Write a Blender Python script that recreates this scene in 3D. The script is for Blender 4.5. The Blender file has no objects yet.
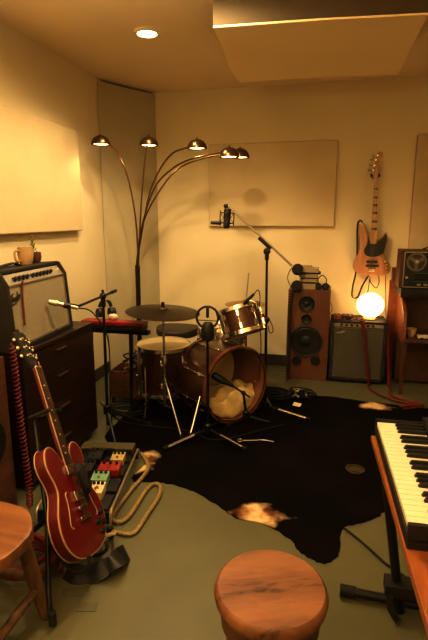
import bpy, bmesh, math, random
from mathutils import Vector as V, Matrix
random.seed(7)
scene = bpy.context.scene
COL = scene.collection
PI = math.pi
# ------------------------------------------------------------------ camera (428 x 640)
FPX, TILT, YAW, CH = 480.0, math.radians(12), math.radians(13.6), 1.45
cam = bpy.data.cameras.new('camera'); cam.sensor_fit = 'VERTICAL'; cam.sensor_height = 24; cam.lens = FPX / 640 * 24
cam.clip_start = 0.05
camo = bpy.data.objects.new('camera', cam); COL.objects.link(camo)
camo.location = (0, 0, CH); camo.rotation_euler = (PI / 2 - TILT, 0, YAW); scene.camera = camo
_fw = V((-math.sin(YAW) * math.cos(TILT), math.cos(YAW) * math.cos(TILT), -math.sin(TILT)))
_rt = V((math.cos(YAW), math.sin(YAW), 0)); _up = _rt.cross(_fw)
def _ray(u, v): return _fw + _rt * ((u - 214) / FPX) + _up * ((320 - v) / FPX)
def aty(u, v, y): d = _ray(u, v); return V((0, 0, CH)) + d * (y / d.y)
def atx(u, v, x): d = _ray(u, v); return V((0, 0, CH)) + d * (x / d.x)
def atz(u, v, z): d = _ray(u, v); return V((0, 0, CH)) + d * ((z - CH) / d.z)

# ------------------------------------------------------------------ materials
def nodes_of(name):
    m = bpy.data.materials.new(name); m.use_nodes = True
    nt = m.node_tree; return m, nt, nt.nodes['Principled BSDF']
def M(name, col, rough=0.6, metal=0.0, var=0.0, scale=8.0, bump=0.0, bscale=None, emit=None, estr=0.0, alpha=None, stretch=None, coat=0.0, sheen=0.0):
    m, nt, b = nodes_of(name); N = nt.nodes; L = nt.links
    b.inputs['Base Color'].default_value = (*col, 1); b.inputs['Roughness'].default_value = rough; b.inputs['Metallic'].default_value = metal
    if coat: b.inputs['Coat Weight'].default_value = coat; b.inputs['Coat Roughness'].default_value = 0.12
    if sheen: b.inputs['Sheen Weight'].default_value = sheen
    tc = N.new('ShaderNodeTexCoord'); mp = N.new('ShaderNodeMapping'); L.new(tc.outputs['Object'], mp.inputs['Vector'])
    if stretch: mp.inputs['Scale'].default_value = stretch
    if var:
        n = N.new('ShaderNodeTexNoise'); n.inputs['Scale'].default_value = scale; n.inputs['Detail'].default_value = 5
        L.new(mp.outputs[0], n.inputs['Vector'])
        r = N.new('ShaderNodeValToRGB'); r.color_ramp.elements[0].position = 0.3; r.color_ramp.elements[1].position = 0.72
        r.color_ramp.elements[0].color = (*[max(0, c * (1 - var)) for c in col], 1)
        r.color_ramp.elements[1].color = (*[min(1, c * (1 + var)) for c in col], 1)
        L.new(n.outputs['Fac'], r.inputs['Fac']); L.new(r.outputs[0], b.inputs['Base Color'])
    if bump:
        n2 = N.new('ShaderNodeTexNoise'); n2.inputs['Scale'].default_value = bscale or scale * 6; n2.inputs['Detail'].default_value = 4
        L.new(mp.outputs[0], n2.inputs['Vector'])
        bp = N.new('ShaderNodeBump'); bp.inputs['Strength'].default_value = bump; bp.inputs['Distance'].default_value = 0.01
        L.new(n2.outputs['Fac'], bp.inputs['Height']); L.new(bp.outputs[0], b.inputs['Normal'])
    if emit: b.inputs['Emission Color'].default_value = (*emit, 1); b.inputs['Emission Strength'].default_value = estr
    return m
def wood(name, dark, light, rough=0.45, scale=3.0, stretch=(1, 1, 12), coat=0.0, rings=False):
    m, nt, b = nodes_of(name); N = nt.nodes; L = nt.links
    tc = N.new('ShaderNodeTexCoord'); mp = N.new('ShaderNodeMapping'); L.new(tc.outputs['Object'], mp.inputs['Vector'])
    mp.inputs['Scale'].default_value = stretch
    n = N.new('ShaderNodeTexNoise'); n.inputs['Scale'].default_value = scale; n.inputs['Detail'].default_value = 8; n.inputs['Distortion'].default_value = 1.2
    L.new(mp.outputs[0], n.inputs['Vector'])
    src = n.outputs['Fac']
    if rings:
        w = N.new('ShaderNodeTexWave'); w.wave_type = 'RINGS'; w.rings_direction = 'Z'; w.inputs['Scale'].default_value = 5.0
        w.inputs['Distortion'].default_value = 9.0; w.inputs['Detail'].default_value = 4; w.inputs['Detail Scale'].default_value = 1.1
        L.new(mp.outputs[0], w.inputs['Vector'])
        mx = N.new('ShaderNodeMath'); mx.operation = 'MULTIPLY_ADD'; mx.inputs[1].default_value = 0.45
        L.new(w.outputs['Fac'], mx.inputs[0])
        ml = N.new('ShaderNodeMath'); ml.operation = 'MULTIPLY'; ml.inputs[1].default_value = 0.6; L.new(n.outputs['Fac'], ml.inputs[0])
        L.new(ml.outputs[0], mx.inputs[2]); src = mx.outputs[0]
    r = N.new('ShaderNodeValToRGB'); r.color_ramp.elements[0].position = 0.25; r.color_ramp.elements[1].position = 0.72
    r.color_ramp.elements[0].color = (*dark, 1); r.color_ramp.elements[1].color = (*light, 1)
    L.new(src, r.inputs['Fac']); L.new(r.outputs[0], b.inputs['Base Color'])
    b.inputs['Roughness'].default_value = rough
    if coat: b.inputs['Coat Weight'].default_value = coat; b.inputs['Coat Roughness'].default_value = 0.1
    bp = N.new('ShaderNodeBump'); bp.inputs['Strength'].default_value = 0.08; L.new(src, bp.inputs['Height']); L.new(bp.outputs[0], b.inputs['Normal'])
    return m
m_wall = M('wall_paint', (.68, .605, .43), .85, var=.05, scale=1.5, bump=.05, bscale=60)
m_ceil = M('ceiling_paint', (.80, .66, .47), .85, var=.05, scale=1.2, bump=.05, bscale=60)
m_soff = M('soffit_shade_tone', (.10, .076, .045), .9, var=.05, scale=2)  # shade on the soffit front is put into this dark colour
m_soffu = M('soffit_underside_lit_tone', (.86, .70, .46), .85, var=.04, scale=2)  # lightened colour stands in for bounce light reaching the underside
m_floor = M('painted_concrete', (.112, .110, .060), .45, var=.16, scale=2.2, bump=.04, bscale=25)
m_panel = M('cream_panel_fabric', (.57, .48, .32), .95, var=.04, scale=5, bump=.02, bscale=250)
m_trap = M('olive_panel_fabric', (.46, .41, .285), .95, var=.05, scale=5, bump=.02, bscale=250)
m_panelr = M('shaded_cream_panel_fabric', (.50, .41, .27), .95, var=.05, scale=5)  # panel fabric with the shade at right put into its colour
m_base = M('dark_baseboard', (.05, .035, .022), .6)
m_black = M('black_metal', (.012, .011, .010), .38, .3)
m_blackp = M('black_plastic', (.012, .011, .011), .5, var=.2, scale=30)
m_rubber = M('black_rubber', (.008, .008, .008), .8)
m_tolex = M('black_tolex', (.016, .014, .012), .65, bump=.3, bscale=250)
m_chrome = M('chrome', (.78, .76, .72), .18, 1)
m_dchrome = M('dull_chrome', (.42, .39, .34), .32, 1)
m_brass = M('aged_brass', (.42, .27, .11), .35, 1, var=.15, scale=12)
m_dome = M('bronze_lamp_metal', (.16, .10, .055), .3, .9)
m_bulb = M('lamp_bulb', (1, .9, .7), .5, emit=(1, .70, .36), estr=5)
m_globe = M('glowing_globe_glass', (1, .9, .7), .5, emit=(1, .60, .24), estr=7)
m_can = M('downlight_lens', (1, .9, .7), .5, emit=(1, .75, .42), estr=14)
m_white = M('white_trim', (.75, .70, .60), .5)
m_cream = M('cream_binding', (.75, .62, .42), .45)
m_bind = M('aged_binding', (.36, .25, .14), .5)
m_reel = M('dull_reel_metal', (.17, .15, .12), .45, .6)
m_ivory = M('ivory_keys', (.62, .59, .49), .4)
m_dresser = wood('dark_walnut', (.012, .0045, .0025), (.034, .013, .007), .45, 3, (3, 1, 10), coat=.05)
m_cab = wood('brown_cabinet_wood', (.06, .026, .012), (.16, .07, .032), .5, 3, (2, 2, 9))
m_spk = wood('walnut_veneer', (.10, .04, .018), (.165, .067, .03), .45, 4, (9, 9, 1.2))
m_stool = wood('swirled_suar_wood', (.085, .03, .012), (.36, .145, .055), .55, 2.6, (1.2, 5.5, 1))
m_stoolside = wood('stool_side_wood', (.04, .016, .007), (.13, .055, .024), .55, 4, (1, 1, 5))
m_log = wood('rough_log_wood', (.06, .03, .014), (.20, .11, .05), .7, 5, (4, 4, 1))
m_seatwood = wood('orange_seat_wood', (.12, .05, .02), (.235, .105, .045), .45, 3, (1, 7, 1))
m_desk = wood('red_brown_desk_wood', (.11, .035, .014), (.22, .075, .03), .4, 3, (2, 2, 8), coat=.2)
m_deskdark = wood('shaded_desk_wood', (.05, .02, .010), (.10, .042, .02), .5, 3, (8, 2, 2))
m_plank = wood('orange_plank', (.17, .055, .016), (.30, .11, .034), .42, 3, (8, 1, 4))
m_grille = M('silver_grille_cloth', (.30, .26, .19), .8, var=.12, scale=120, bump=.3, bscale=400)
m_grille2 = M('dark_grille_cloth', (.085, .08, .055), .85, var=.15, scale=120, bump=.3, bscale=400)
m_panelmetal = M('brushed_panel', (.50, .46, .40), .35, .8)
m_red = M('cherry_lacquer', (.14, .006, .007), .35, coat=.25, var=.2, scale=4)
m_redside = M('cherry_lacquer_side', (.10, .005, .006), .4, coat=.2)
m_redplastic = M('red_plastic', (.27, .018, .018), .4)
m_redcord = M('red_cable_rubber', (.14, .014, .010), .55)
m_tancord = M('tan_woven_cable', (.30, .235, .115), .75, var=.3, scale=120)
m_rosewood = M('rosewood_board', (.045, .022, .014), .5, var=.3, scale=20)
m_bassbody = M('natural_ash_body', (.37, .185, .10), .4, var=.18, scale=6, stretch=(8, 1, 1), coat=.4)
m_maple = M('amber_maple', (.48, .27, .10), .4, var=.12, scale=10)
m_drum = M('copper_sparkle_wrap', (.085, .036, .016), .28, .35, var=.5, scale=140, coat=.5)
m_drumd = M('dark_mahogany_wrap', (.04, .014, .008), .28, .2, var=.4, scale=60, coat=.5)
m_drumin = M('drum_inside_wood', (.20, .085, .04), .6, var=.2, scale=6)
m_hoopw = M('red_brown_hoop', (.17, .06, .025), .3, .1, coat=.4)
m_head = M('coated_drum_head', (.62, .50, .30), .6, var=.08, scale=6)
m_pillow = M('cream_pillow_cloth', (.56, .44, .22), .9, var=.15, scale=14, bump=.5, bscale=14)
m_cymbal = M('dark_bronze_cymbal', (.06, .038, .018), .35, .9, var=.2, scale=20)
m_hat = M('bright_bronze_cymbal', (.45, .30, .12), .35, .9)
m_vinyl = M('brown_black_vinyl', (.045, .032, .022), .5, bump=.15, bscale=60)
m_silver = M('silver_mic_metal', (.45, .41, .33), .35, .8)
m_mesh = M('mic_mesh', (.30, .27, .22), .5, .8, bump=.5, bscale=900)
m_cone = M('speaker_cone', (.010, .010, .010), .5)
m_dust = M('dust_cap', (.05, .048, .045), .3)
m_tan = M('tan_ceramic', (.42, .29, .15), .5, var=.15, scale=15)
m_brownc = M('brown_ceramic', (.10, .05, .03), .4)
m_green = M('dry_green_leaf', (.16, .16, .06), .7)
m_strap = M('black_leather', (.010, .009, .009), .5, bump=.2, bscale=60)
m_mint = M('mint_enamel', (.20, .36, .24), .4)
m_tanp = M('gold_enamel', (.42, .32, .15), .4)
m_whitep = M('cream_enamel', (.68, .58, .40), .4)
m_paper = M('paper', (.72, .64, .48), .8)
m_olive = M('olive_enamel', (.09, .075, .038), .5)
m_redbrown = M('red_brown_leather', (.18, .05, .025), .55, var=.3, scale=20)
m_strip = M('dark_strip_matte', (.10, .10, .07), .8)
m_lens = M('screen_green_line', (.05, .22, .12), .5)

def stool_material():
    m, nt, b = nodes_of('swirled_suar_wood'); N = nt.nodes; L = nt.links
    tc = N.new('ShaderNodeTexCoord'); mp = N.new('ShaderNodeMapping'); L.new(tc.outputs['Object'], mp.inputs['Vector']); mp.inputs['Rotation'].default_value = (0, 0, -.35)
    w = N.new('ShaderNodeTexWave'); w.bands_direction = 'Y'; w.inputs['Scale'].default_value = 1.7; w.inputs['Distortion'].default_value = 7; w.inputs['Detail'].default_value = 2; w.inputs['Detail Scale'].default_value = 1.1
    L.new(mp.outputs[0], w.inputs['Vector'])
    n = N.new('ShaderNodeTexNoise'); n.inputs['Scale'].default_value = 26; n.inputs['Detail'].default_value = 8; n.inputs['Distortion'].default_value = .8
    m2 = N.new('ShaderNodeMapping'); m2.inputs['Scale'].default_value = (.5, 2.5, 1); L.new(mp.outputs[0], m2.inputs['Vector']); L.new(m2.outputs[0], n.inputs['Vector'])
    mx = N.new('ShaderNodeMath'); mx.operation = 'MULTIPLY_ADD'; mx.inputs[1].default_value = .45; L.new(w.outputs['Fac'], mx.inputs[0])
    ml = N.new('ShaderNodeMath'); ml.operation = 'MULTIPLY'; ml.inputs[1].default_value = .8; L.new(n.outputs['Fac'], ml.inputs[0]); L.new(ml.outputs[0], mx.inputs[2])
    r = N.new('ShaderNodeValToRGB'); e = r.color_ramp.elements
    e[0].position = .26; e[0].color = (.045, .016, .007, 1); e[1].position = .85; e[1].color = (.215, .097, .046, 1)
    k = e.new(.40); k.color = (.14, .06, .026, 1)
    L.new(mx.outputs[0], r.inputs['Fac']); L.new(r.outputs[0], b.inputs['Base Color']); b.inputs['Roughness'].default_value = .55
    return m
m_stool = stool_material()
def rug_material():
    m, nt, b = nodes_of('cowhide'); N = nt.nodes; L = nt.links
    tc = N.new('ShaderNodeTexCoord')
    n = N.new('ShaderNodeTexNoise'); n.inputs['Scale'].default_value = 2.5; n.inputs['Detail'].default_value = 6; L.new(tc.outputs['Object'], n.inputs['Vector'])
    r = N.new('ShaderNodeValToRGB'); r.color_ramp.elements[0].color = (.002, .0013, .0009, 1); r.color_ramp.elements[1].color = (.007, .0035, .002, 1)
    r.color_ramp.elements[0].position = .35; r.color_ramp.elements[1].position = .75
    L.new(n.outputs['Fac'], r.inputs['Fac']); cur = r.outputs[0]
    n2 = N.new('ShaderNodeTexNoise'); n2.inputs['Scale'].default_value = 9; n2.inputs['Detail'].default_value = 5; L.new(tc.outputs['Object'], n2.inputs['Vector'])
    for (cx, cy, rx, ry, amt) in ((-.30, 2.13, .16, .10, 1), (.40, 3.74, .14, .09, 1), (-1.05, 2.49, .10, .14, 1), (.20, 2.70, .055, .05, .12)):
        mp = N.new('ShaderNodeMapping'); mp.inputs['Location'].default_value = (-cx / rx, -cy / ry, 0); mp.inputs['Scale'].default_value = (1 / rx, 1 / ry, 0)
        L.new(tc.outputs['Object'], mp.inputs['Vector'])
        ln = N.new('ShaderNodeVectorMath'); ln.operation = 'LENGTH'; L.new(mp.outputs[0], ln.inputs[0])
        ad = N.new('ShaderNodeMath'); ad.operation = 'MULTIPLY_ADD'; ad.inputs[1].default_value = 1.5; L.new(n2.outputs['Fac'], ad.inputs[0]); L.new(ln.outputs['Value'], ad.inputs[2])
        rr = N.new('ShaderNodeValToRGB'); rr.color_ramp.elements[0].position = 0; rr.color_ramp.elements[1].position = 1
        mr = N.new('ShaderNodeMapRange'); mr.inputs['From Min'].default_value = 1.75; mr.inputs['From Max'].default_value = 1.25; mr.inputs['To Max'].default_value = amt
        L.new(ad.outputs[0], mr.inputs['Value'])
        mx = N.new('ShaderNodeMixRGB'); L.new(mr.outputs[0], mx.inputs['Fac']); L.new(cur, mx.inputs['Color1'])
        c2 = N.new('ShaderNodeValToRGB'); c2.color_ramp.elements[0].color = (.62, .46, .28, 1); c2.color_ramp.elements[1].color = (.22, .09, .03, 1)
        c2.color_ramp.elements[0].position = .42; c2.color_ramp.elements[1].position = .62
        L.new(n2.outputs['Fac'], c2.inputs['Fac']); L.new(c2.outputs[0], mx.inputs['Color2']); cur = mx.outputs[0]
    L.new(cur, b.inputs['Base Color']); b.inputs['Roughness'].default_value = .8; b.inputs['Specular IOR Level'].default_value = .08
    n3 = N.new('ShaderNodeTexNoise'); n3.inputs['Scale'].default_value = 180; L.new(tc.outputs['Object'], n3.inputs['Vector'])
    bp = N.new('ShaderNodeBump'); bp.inputs['Strength'].default_value = .4; bp.inputs['Distance'].default_value = .004; L.new(n3.outputs['Fac'], bp.inputs['Height']); L.new(bp.outputs[0], b.inputs['Normal'])
    return m
m_rug = rug_material()

# ------------------------------------------------------------------ mesh builder
def smooth(pts, n=6, closed=False):
    pts = [V(p) for p in pts]
    if len(pts) < 3: return pts
    out = []; k = len(pts)
    rng = range(k) if closed else range(k - 1)
    for i in rng:
        p1 = pts[i]; p2 = pts[(i + 1) % k]
        p0 = pts[i - 1] if (closed or i > 0) else p1 * 2 - p2
        p3 = pts[(i + 2) % k] if (closed or i + 2 < k) else p2 * 2 - p1
        for j in range(n):
            t = j / n
            out.append(.5 * (2 * p1 + (p2 - p0) * t + (2 * p0 - 5 * p1 + 4 * p2 - p3) * t * t + (3 * p1 - p0 - 3 * p2 + p3) * t ** 3))
    if not closed: out.append(pts[-1])
    return out
def frame(z, xhint=None):
    z = V(z).normalized(); h = V(xhint) if xhint else (V((1, 0, 0)) if abs(z.x) < .9 else V((0, 1, 0)))
    x = (h - z * h.dot(z)).normalized(); return x, z.cross(x), z
def fmat(o, z, xhint=None):
    x, y, z = frame(z, xhint); o = V(o)
    return Matrix(((x.x, y.x, z.x, o.x), (x.y, y.y, z.y, o.y), (x.z, y.z, z.z, o.z), (0, 0, 0, 1)))
def T(o, rz=0, rx=0, ry=0):
    return Matrix.Translation(V(o)) @ Matrix.Rotation(rz, 4, 'Z') @ Matrix.Rotation(ry, 4, 'Y') @ Matrix.Rotation(rx, 4, 'X')
class MB:
    def __init__(s, mat=None): s.bm = bmesh.new(); s.mx = mat or Matrix.Identity(4)
    def v(s, p): return s.bm.verts.new(s.mx @ V(p))
    def f(s, vs):
        try: return s.bm.faces.new(vs)
        except ValueError: return None
    def box(s, lo, hi, bev=0.0, mat=None):
        b = bmesh.new(); bmesh.ops.create_cube(b, size=1)
        lo, hi = V(lo), V(hi); c = (lo + hi) / 2; d = hi - lo
        for w in b.verts: w.co = V((w.co.x * d.x + c.x, w.co.y * d.y + c.y, w.co.z * d.z + c.z))
        if bev: bmesh.ops.bevel(b, geom=list(b.edges), offset=bev, segments=2, affect='EDGES', profile=.5)
        return s._merge(b, mat)
    def _merge(s, b, mat=None):
        t = s.mx @ mat if mat else s.mx
        mp = {w: s.bm.verts.new(t @ w.co) for w in b.verts}
        for f in b.faces: s.f([mp[w] for w in f.verts])
        b.free(); return s
    def tube(s, pts, r, n=8, closed=False, sm=0, flat=None):
        pts = smooth(pts, sm, closed) if sm else [V(p) for p in pts]
        k = len(pts); rs = r if isinstance(r, (list, tuple)) else None
        rings = []; x = None
        for i, p in enumerate(pts):
            a = pts[i - 1] if (i > 0 or closed) else p; b = pts[(i + 1) % k] if (i + 1 < k or closed) else p
            d = (b - a)
            if d.length < 1e-9: d = V((0, 0, 1))
            d.normalize()
            if x is None: x = frame(d)[0]
            x = x - d * x.dot(d)
            if x.length < 1e-6: x = frame(d)[0]
            x.normalize(); y = d.cross(x)
            rr = (rs[0] + (rs[-1] - rs[0]) * i / (k - 1)) if rs and len(rs) == 2 and k != 2 else (rs[i] if rs else r)
            rings.append([s.v(p + x * (rr * math.cos(2 * PI * j / n)) + y * ((flat or 1) * rr * math.sin(2 * PI * j / n))) for j in range(n)])
        for i in range(k if closed else k - 1):
            A = rings[i]; B = rings[(i + 1) % k]
            for j in range(n): s.f([A[j], A[(j + 1) % n], B[(j + 1) % n], B[j]])
        if not closed: s.f(list(reversed(rings[0]))); s.f(rings[-1])
        return s
    def ribbon(s, pts, w, th, wdir, sm=6):
        pts = smooth(pts, sm); rows = []; k = len(pts)
        for i, p in enumerate(pts):
            d = (pts[min(i + 1, k - 1)] - pts[max(i - 1, 0)]).normalized()
            W = V(wdir(i / (k - 1)) if callable(wdir) else wdir); W = (W - d * W.dot(d)).normalized(); n_ = d.cross(W)
            rows.append([s.v(p + W * a * w / 2 + n_ * b * th / 2) for a, b in ((-1, -1), (1, -1), (1, 1), (-1, 1))])
        for i in range(k - 1):
            for j in range(4): s.f([rows[i][j], rows[i][(j + 1) % 4], rows[i + 1][(j + 1) % 4], rows[i + 1][j]])
        s.f(rows[0][::-1]); s.f(rows[-1]); return s
    def lathe(s, prof, mat=None, n=24, cap=True):
        m0 = s.mx
        if mat: s.mx = s.mx @ mat
        rings = []
        for r, z in prof:
            rings.append([s.v((0, 0, z))] if r < 1e-6 else [s.v((r * math.cos(2 * PI * j / n), r * math.sin(2 * PI * j / n), z)) for j in range(n)])
        for A, B in zip(rings, rings[1:]):
            for j in range(n):
                q = [A[j % len(A)], A[(j + 1) % len(A)], B[(j + 1) % len(B)], B[j % len(B)]]
                q = list(dict.fromkeys(q))
                if len(q) > 2: s.f(q)
        if cap:
            if len(rings[0]) > 1: s.f(rings[0][::-1])
            if len(rings[-1]) > 1: s.f(rings[-1])
        s.mx = m0; return s
    def cyl(s, a, b, r, n=16, r2=None):
        a, b = V(a), V(b); return s.lathe([(r, 0), (r if r2 is None else r2, (b - a).length)], fmat(a, b - a), n)
    def prism(s, poly, z0, z1, mat=None, bev=0.0):
        b = bmesh.new(); A = [b.verts.new((p[0], p[1], z0)) for p in poly]
        f = b.faces.new(A); r = bmesh.ops.extrude_face_region(b, geom=[f])
        for e in r['geom']:
            if isinstance(e, bmesh.types.BMVert): e.co.z = z1
        bmesh.ops.recalc_face_normals(b, faces=list(b.faces))
        if bev:
            es = [e for e in b.edges if abs(e.verts[0].co.z - e.verts[1].co.z) < 1e-7]
            bmesh.ops.bevel(b, geom=es, offset=bev, segments=2, affect='EDGES', profile=.5)
        bmesh.ops.triangulate(b, faces=[q for q in b.faces if len(q.verts) > 4])
        return s._merge(b, mat)
    def sphere(s, c, r, sc=(1, 1, 1), n=20, mat=None):
        b = bmesh.new(); bmesh.ops.create_uvsphere(b, u_segments=n, v_segments=n // 2, radius=r)
        for w in b.verts: w.co = V((w.co.x * sc[0], w.co.y * sc[1], w.co.z * sc[2])) + V(c)
        return s._merge(b, mat)
    def torus(s, c, axis, R, r, n=36, m=8, xhint=None, a0=0, a1=None):
        x, y, z = frame(axis, xhint); c = V(c)
        if a1 is None: return s.tube([c + x * R * math.cos(2 * PI * i / n) + y * R * math.sin(2 * PI * i / n) for i in range(n)], r, m, True)
        return s.tube([c + x * R * math.cos(a0 + (a1 - a0) * i / n) + y * R * math.sin(a0 + (a1 - a0) * i / n) for i in range(n + 1)], r, m)
    def build(s, name, mat, parent=None, ang=40, label=None):
        bmesh.ops.remove_doubles(s.bm, verts=list(s.bm.verts), dist=1e-6)
        bmesh.ops.recalc_face_normals(s.bm, faces=list(s.bm.faces))
        if parent is not None: o0 = WORLD[parent.name]
        else:
            xs = [w.co for w in s.bm.verts]
            o0 = V(((min(c.x for c in xs) + max(c.x for c in xs)) / 2, (min(c.y for c in xs) + max(c.y for c in xs)) / 2, min(c.z for c in xs)))
        for w in s.bm.verts: w.co -= o0
        me = bpy.data.meshes.new(name); s.bm.to_mesh(me); s.bm.free()
        for p in me.polygons: p.use_smooth = True
        me.set_sharp_from_angle(angle=math.radians(ang))
        me.materials.append(mat)
        o = bpy.data.objects.new(name, me); COL.objects.link(o); WORLD[o.name] = V(o0)
        wn = o.modifiers.new('weighted_normal', 'WEIGHTED_NORMAL'); wn.keep_sharp = True; wn.weight = 100; wn.mode = 'FACE_AREA'
        if parent is not None: o.parent = parent
        else: o.location = o0
        if label: o['label'] = label
        return o
WORLD = {}
def tag(o, label, cat, group=None, kind=None):
    o['label'] = label; o['category'] = cat
    if group: o['group'] = group
    if kind: o['kind'] = kind
    return o
def thing(name, loc, label, cat, group=None):
    o = bpy.data.objects.new(name, None); o.empty_display_size = .05; COL.objects.link(o); o.location = loc; WORLD[o.name] = V(loc)
    return tag(o, label, cat, group)
def struct(o): o['kind'] = 'structure'; return o
def helix(path, R, turns, n=12, ease=0.03):
    pts = smooth(path, 10); L = [0]
    for a, b in zip(pts, pts[1:]): L.append(L[-1] + (b - a).length)
    out = []; x = None; N = int(turns * n); j = 0
    for i in range(N + 1):
        d = L[-1] * i / N
        while j < len(L) - 2 and L[j + 1] < d: j += 1
        t = (d - L[j]) / max(1e-9, L[j + 1] - L[j]); p = pts[j].lerp(pts[j + 1], t); dr = (pts[j + 1] - pts[j]).normalized()
        if x is None: x = frame(dr)[0]
        x = (x - dr * x.dot(dr)).normalized(); y = dr.cross(x); a = 2 * PI * i / n
        e = min(1, min(i, N - i) / (N * ease + 1e-6))
        out.append(p + (x * math.cos(a) + y * math.sin(a)) * R * e)
    return out

# ------------------------------------------------------------------ room
LX, RX, BY, FY, CZ = -2.02, 2.3, 4.66, -1.7, 2.62
struct(MB().box((LX - .1, FY - .1, -.1), (RX + .1, BY + .1, 0)).build('floor', m_floor))
struct(MB().box((LX - .1, FY - .1, CZ), (RX + .1, BY + .1, CZ + .1)).build('ceiling', m_ceil))
struct(MB().box((LX - .1, FY, 0), (LX, BY, CZ)).build('wall_left', m_wall))
struct(MB().box((RX, FY, 0), (RX + .1, BY, CZ)).build('wall_right', m_wall))
struct(MB().box((LX - .1, BY, 0), (RX + .1, BY + .1, CZ)).build('wall_back', m_wall))
struct(MB().box((LX - .1, FY - .1, 0), (RX + .1, FY, CZ)).build('wall_front', m_wall))
struct(MB().box((-1.70, BY - .015, 0), (RX, BY, .11), .004).build('baseboard_back', m_base))
struct(MB().box((LX, FY, 0), (LX + .015, 4.07, .11), .004).build('baseboard_left', m_base))
# lowered ceiling box
left_edge = smooth([(-.642, 2.634), (-.665, 2.98), (-.70, 3.35), (-.696, 3.672)], 6)
far_edge = smooth([(-.696, 3.672), (-.2, 3.66), (.384, 3.73)], 5)[1:]
poly = [(p.x, p.y) for p in [V((*q[:2], 0)) for q in left_edge]] + [(q[0], q[1]) for q in far_edge] + [(.396, 2.719), (-.1, 2.665)]
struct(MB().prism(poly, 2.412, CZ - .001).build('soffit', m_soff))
struct(MB().prism(poly, 2.40, 2.412, bev=.004).build('soffit_underside', m_soffu))  # thin panel added to carry the lightened underside colour
# acoustic panels
tag(MB().box((-1.168, BY - .06, 1.372), (.015, BY - .001, 2.126), .012).build('acoustic_panel', m_panel), 'wide cream fabric acoustic panel on the back wall behind the arc lamp heads', 'acoustic panel')
tag(MB().box((LX + .001, 1.75, 1.35), (LX + .06, 3.60, 2.115), .012).build('acoustic_panel', m_panel), 'cream fabric acoustic panel on the side wall above the guitar amp and mugs', 'acoustic panel')
tag(MB().box((.67, BY - .06, 1.05), (1.75, BY - .001, 2.15), .012).build('acoustic_panel', m_panelr), 'cream acoustic panel coloured in a shade tone on the back wall behind the tape deck', 'acoustic panel')
a, b = V((LX + .006, 4.075, 0)), V((-1.705, BY - .006, 0)); d = (b - a).normalized(); nn = V((d.y, -d.x, 0))
tr = MB().prism([(a.x, a.y), (b.x, b.y), (b.x - nn.x * .03, b.y - nn.y * 0), (a.x, a.y + .04)], .004, CZ - .02)
tag(tr.build('corner_bass_trap', m_trap), 'tall olive fabric bass trap panel set diagonally across the room corner', 'bass trap')

# ------------------------------------------------------------------ lights
def lamp(name, kind, loc, energy, col, size=.05, rot=None, spot=None, blend=.6):
    l = bpy.data.lights.new(name, kind); l.energy = energy; l.color = col
    if kind == 'SPOT': l.spot_size = spot; l.spot_blend = blend; l.shadow_soft_size = size
    elif kind == 'POINT': l.shadow_soft_size = size
    elif kind == 'AREA': l.shape = 'DISK'; l.size = size
    o = bpy.data.objects.new(name, l); COL.objects.link(o); o.location = loc
    if rot: o.rotation_euler = rot
    return o
WARM = (1, .765, .42)
def downlight(x, y, label, energy, spot=2.4):
    t = thing('recessed_downlight', (x, y, CZ - .02), label, 'ceiling light')
    MB().lathe([(.085, CZ - .001), (.085, CZ - .010), (.066, CZ - .014), (.060, CZ - .006), (.060, CZ - .001)], T((x, y, 0)), 32, cap=False).build('trim_ring', m_white, t)
    MB().lathe([(0, CZ - .004), (.060, CZ - .004), (.060, CZ - .002), (0, CZ - .002)], T((x, y, 0)), 32).build('lens', m_can, t)
    lamp('downlight_lamp', 'SPOT', (x, y, CZ - .03), energy, WARM, .05, (0, 0, 0), spot, .75)
downlight(-1.22, 3.21, 'glowing round recessed downlight in the ceiling above the arc lamp', 60)
for (x, y, e) in ((-.75, 2.25, 92), (-1.05, 1.0, 7), (.25, 1.0, 6), (1.3, 2.4, 14)):
    lamp('downlight_lamp', 'SPOT', (x, y, CZ - .03), e, WARM, .05, (0, 0, 0), 2.95, .5)
lamp('added_fill_light', 'POINT', (-.7, -.5, 1.9), 30, WARM, .12)  # unseen fill light added behind the camera to brighten the walls
lamp('added_bounce_fill', 'SPOT', (-.85, .95, 1.7), 190, WARM, .12, (PI, 0, 0), 2.5, .6)  # this and the next two: unseen fills added to imitate ceiling bounce
lamp('added_bounce_fill', 'SPOT', (-.5, -.7, 1.75), 240, WARM, .12, (PI, 0, 0), 2.3, .6)
lamp('added_bounce_fill', 'SPOT', (1.5, -.3, 1.75), 75, WARM, .12, (PI, 0, 0), 2.3, .6)

# ------------------------------------------------------------------ arc floor lamp
LB = V((-1.615, 3.86, 0))
fl = thing('arc_floor_lamp', LB, 'five-arm bronze arc floor lamp standing in the room corner behind the drums', 'floor lamp')
MB().lathe([(0, 0), (.15, 0), (.15, .02), (.14, .03), (.03, .035), (0, .035)], T(LB), 32).build('base', m_black, fl)
MB().cyl(LB + V((0, 0, .035)), LB + V((0.005, 0, 1.05)), .021).build('pole', m_black, fl)
arms = [([(138, 253), (135.5, 218), (129, 182), (120, 158), (110, 144.5), (104, 139)], 3.62, (101, 145)),
        ([(139, 253), (141, 209), (143.5, 173), (146, 151), (148, 140)], 3.78, (149, 146)),
        ([(140, 244), (149, 195.5), (160, 169), (173, 153), (189, 147), (196, 142)], 3.72, (197, 149)),
        ([(141, 231), (153, 191), (169, 171), (191, 159), (220, 153), (226, 151)], 3.60, (229, 157.5)),
        ([(142, 227), (158, 193), (178, 169), (204, 158), (232, 153), (239, 151)], 3.88, (240, 158))]
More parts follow.
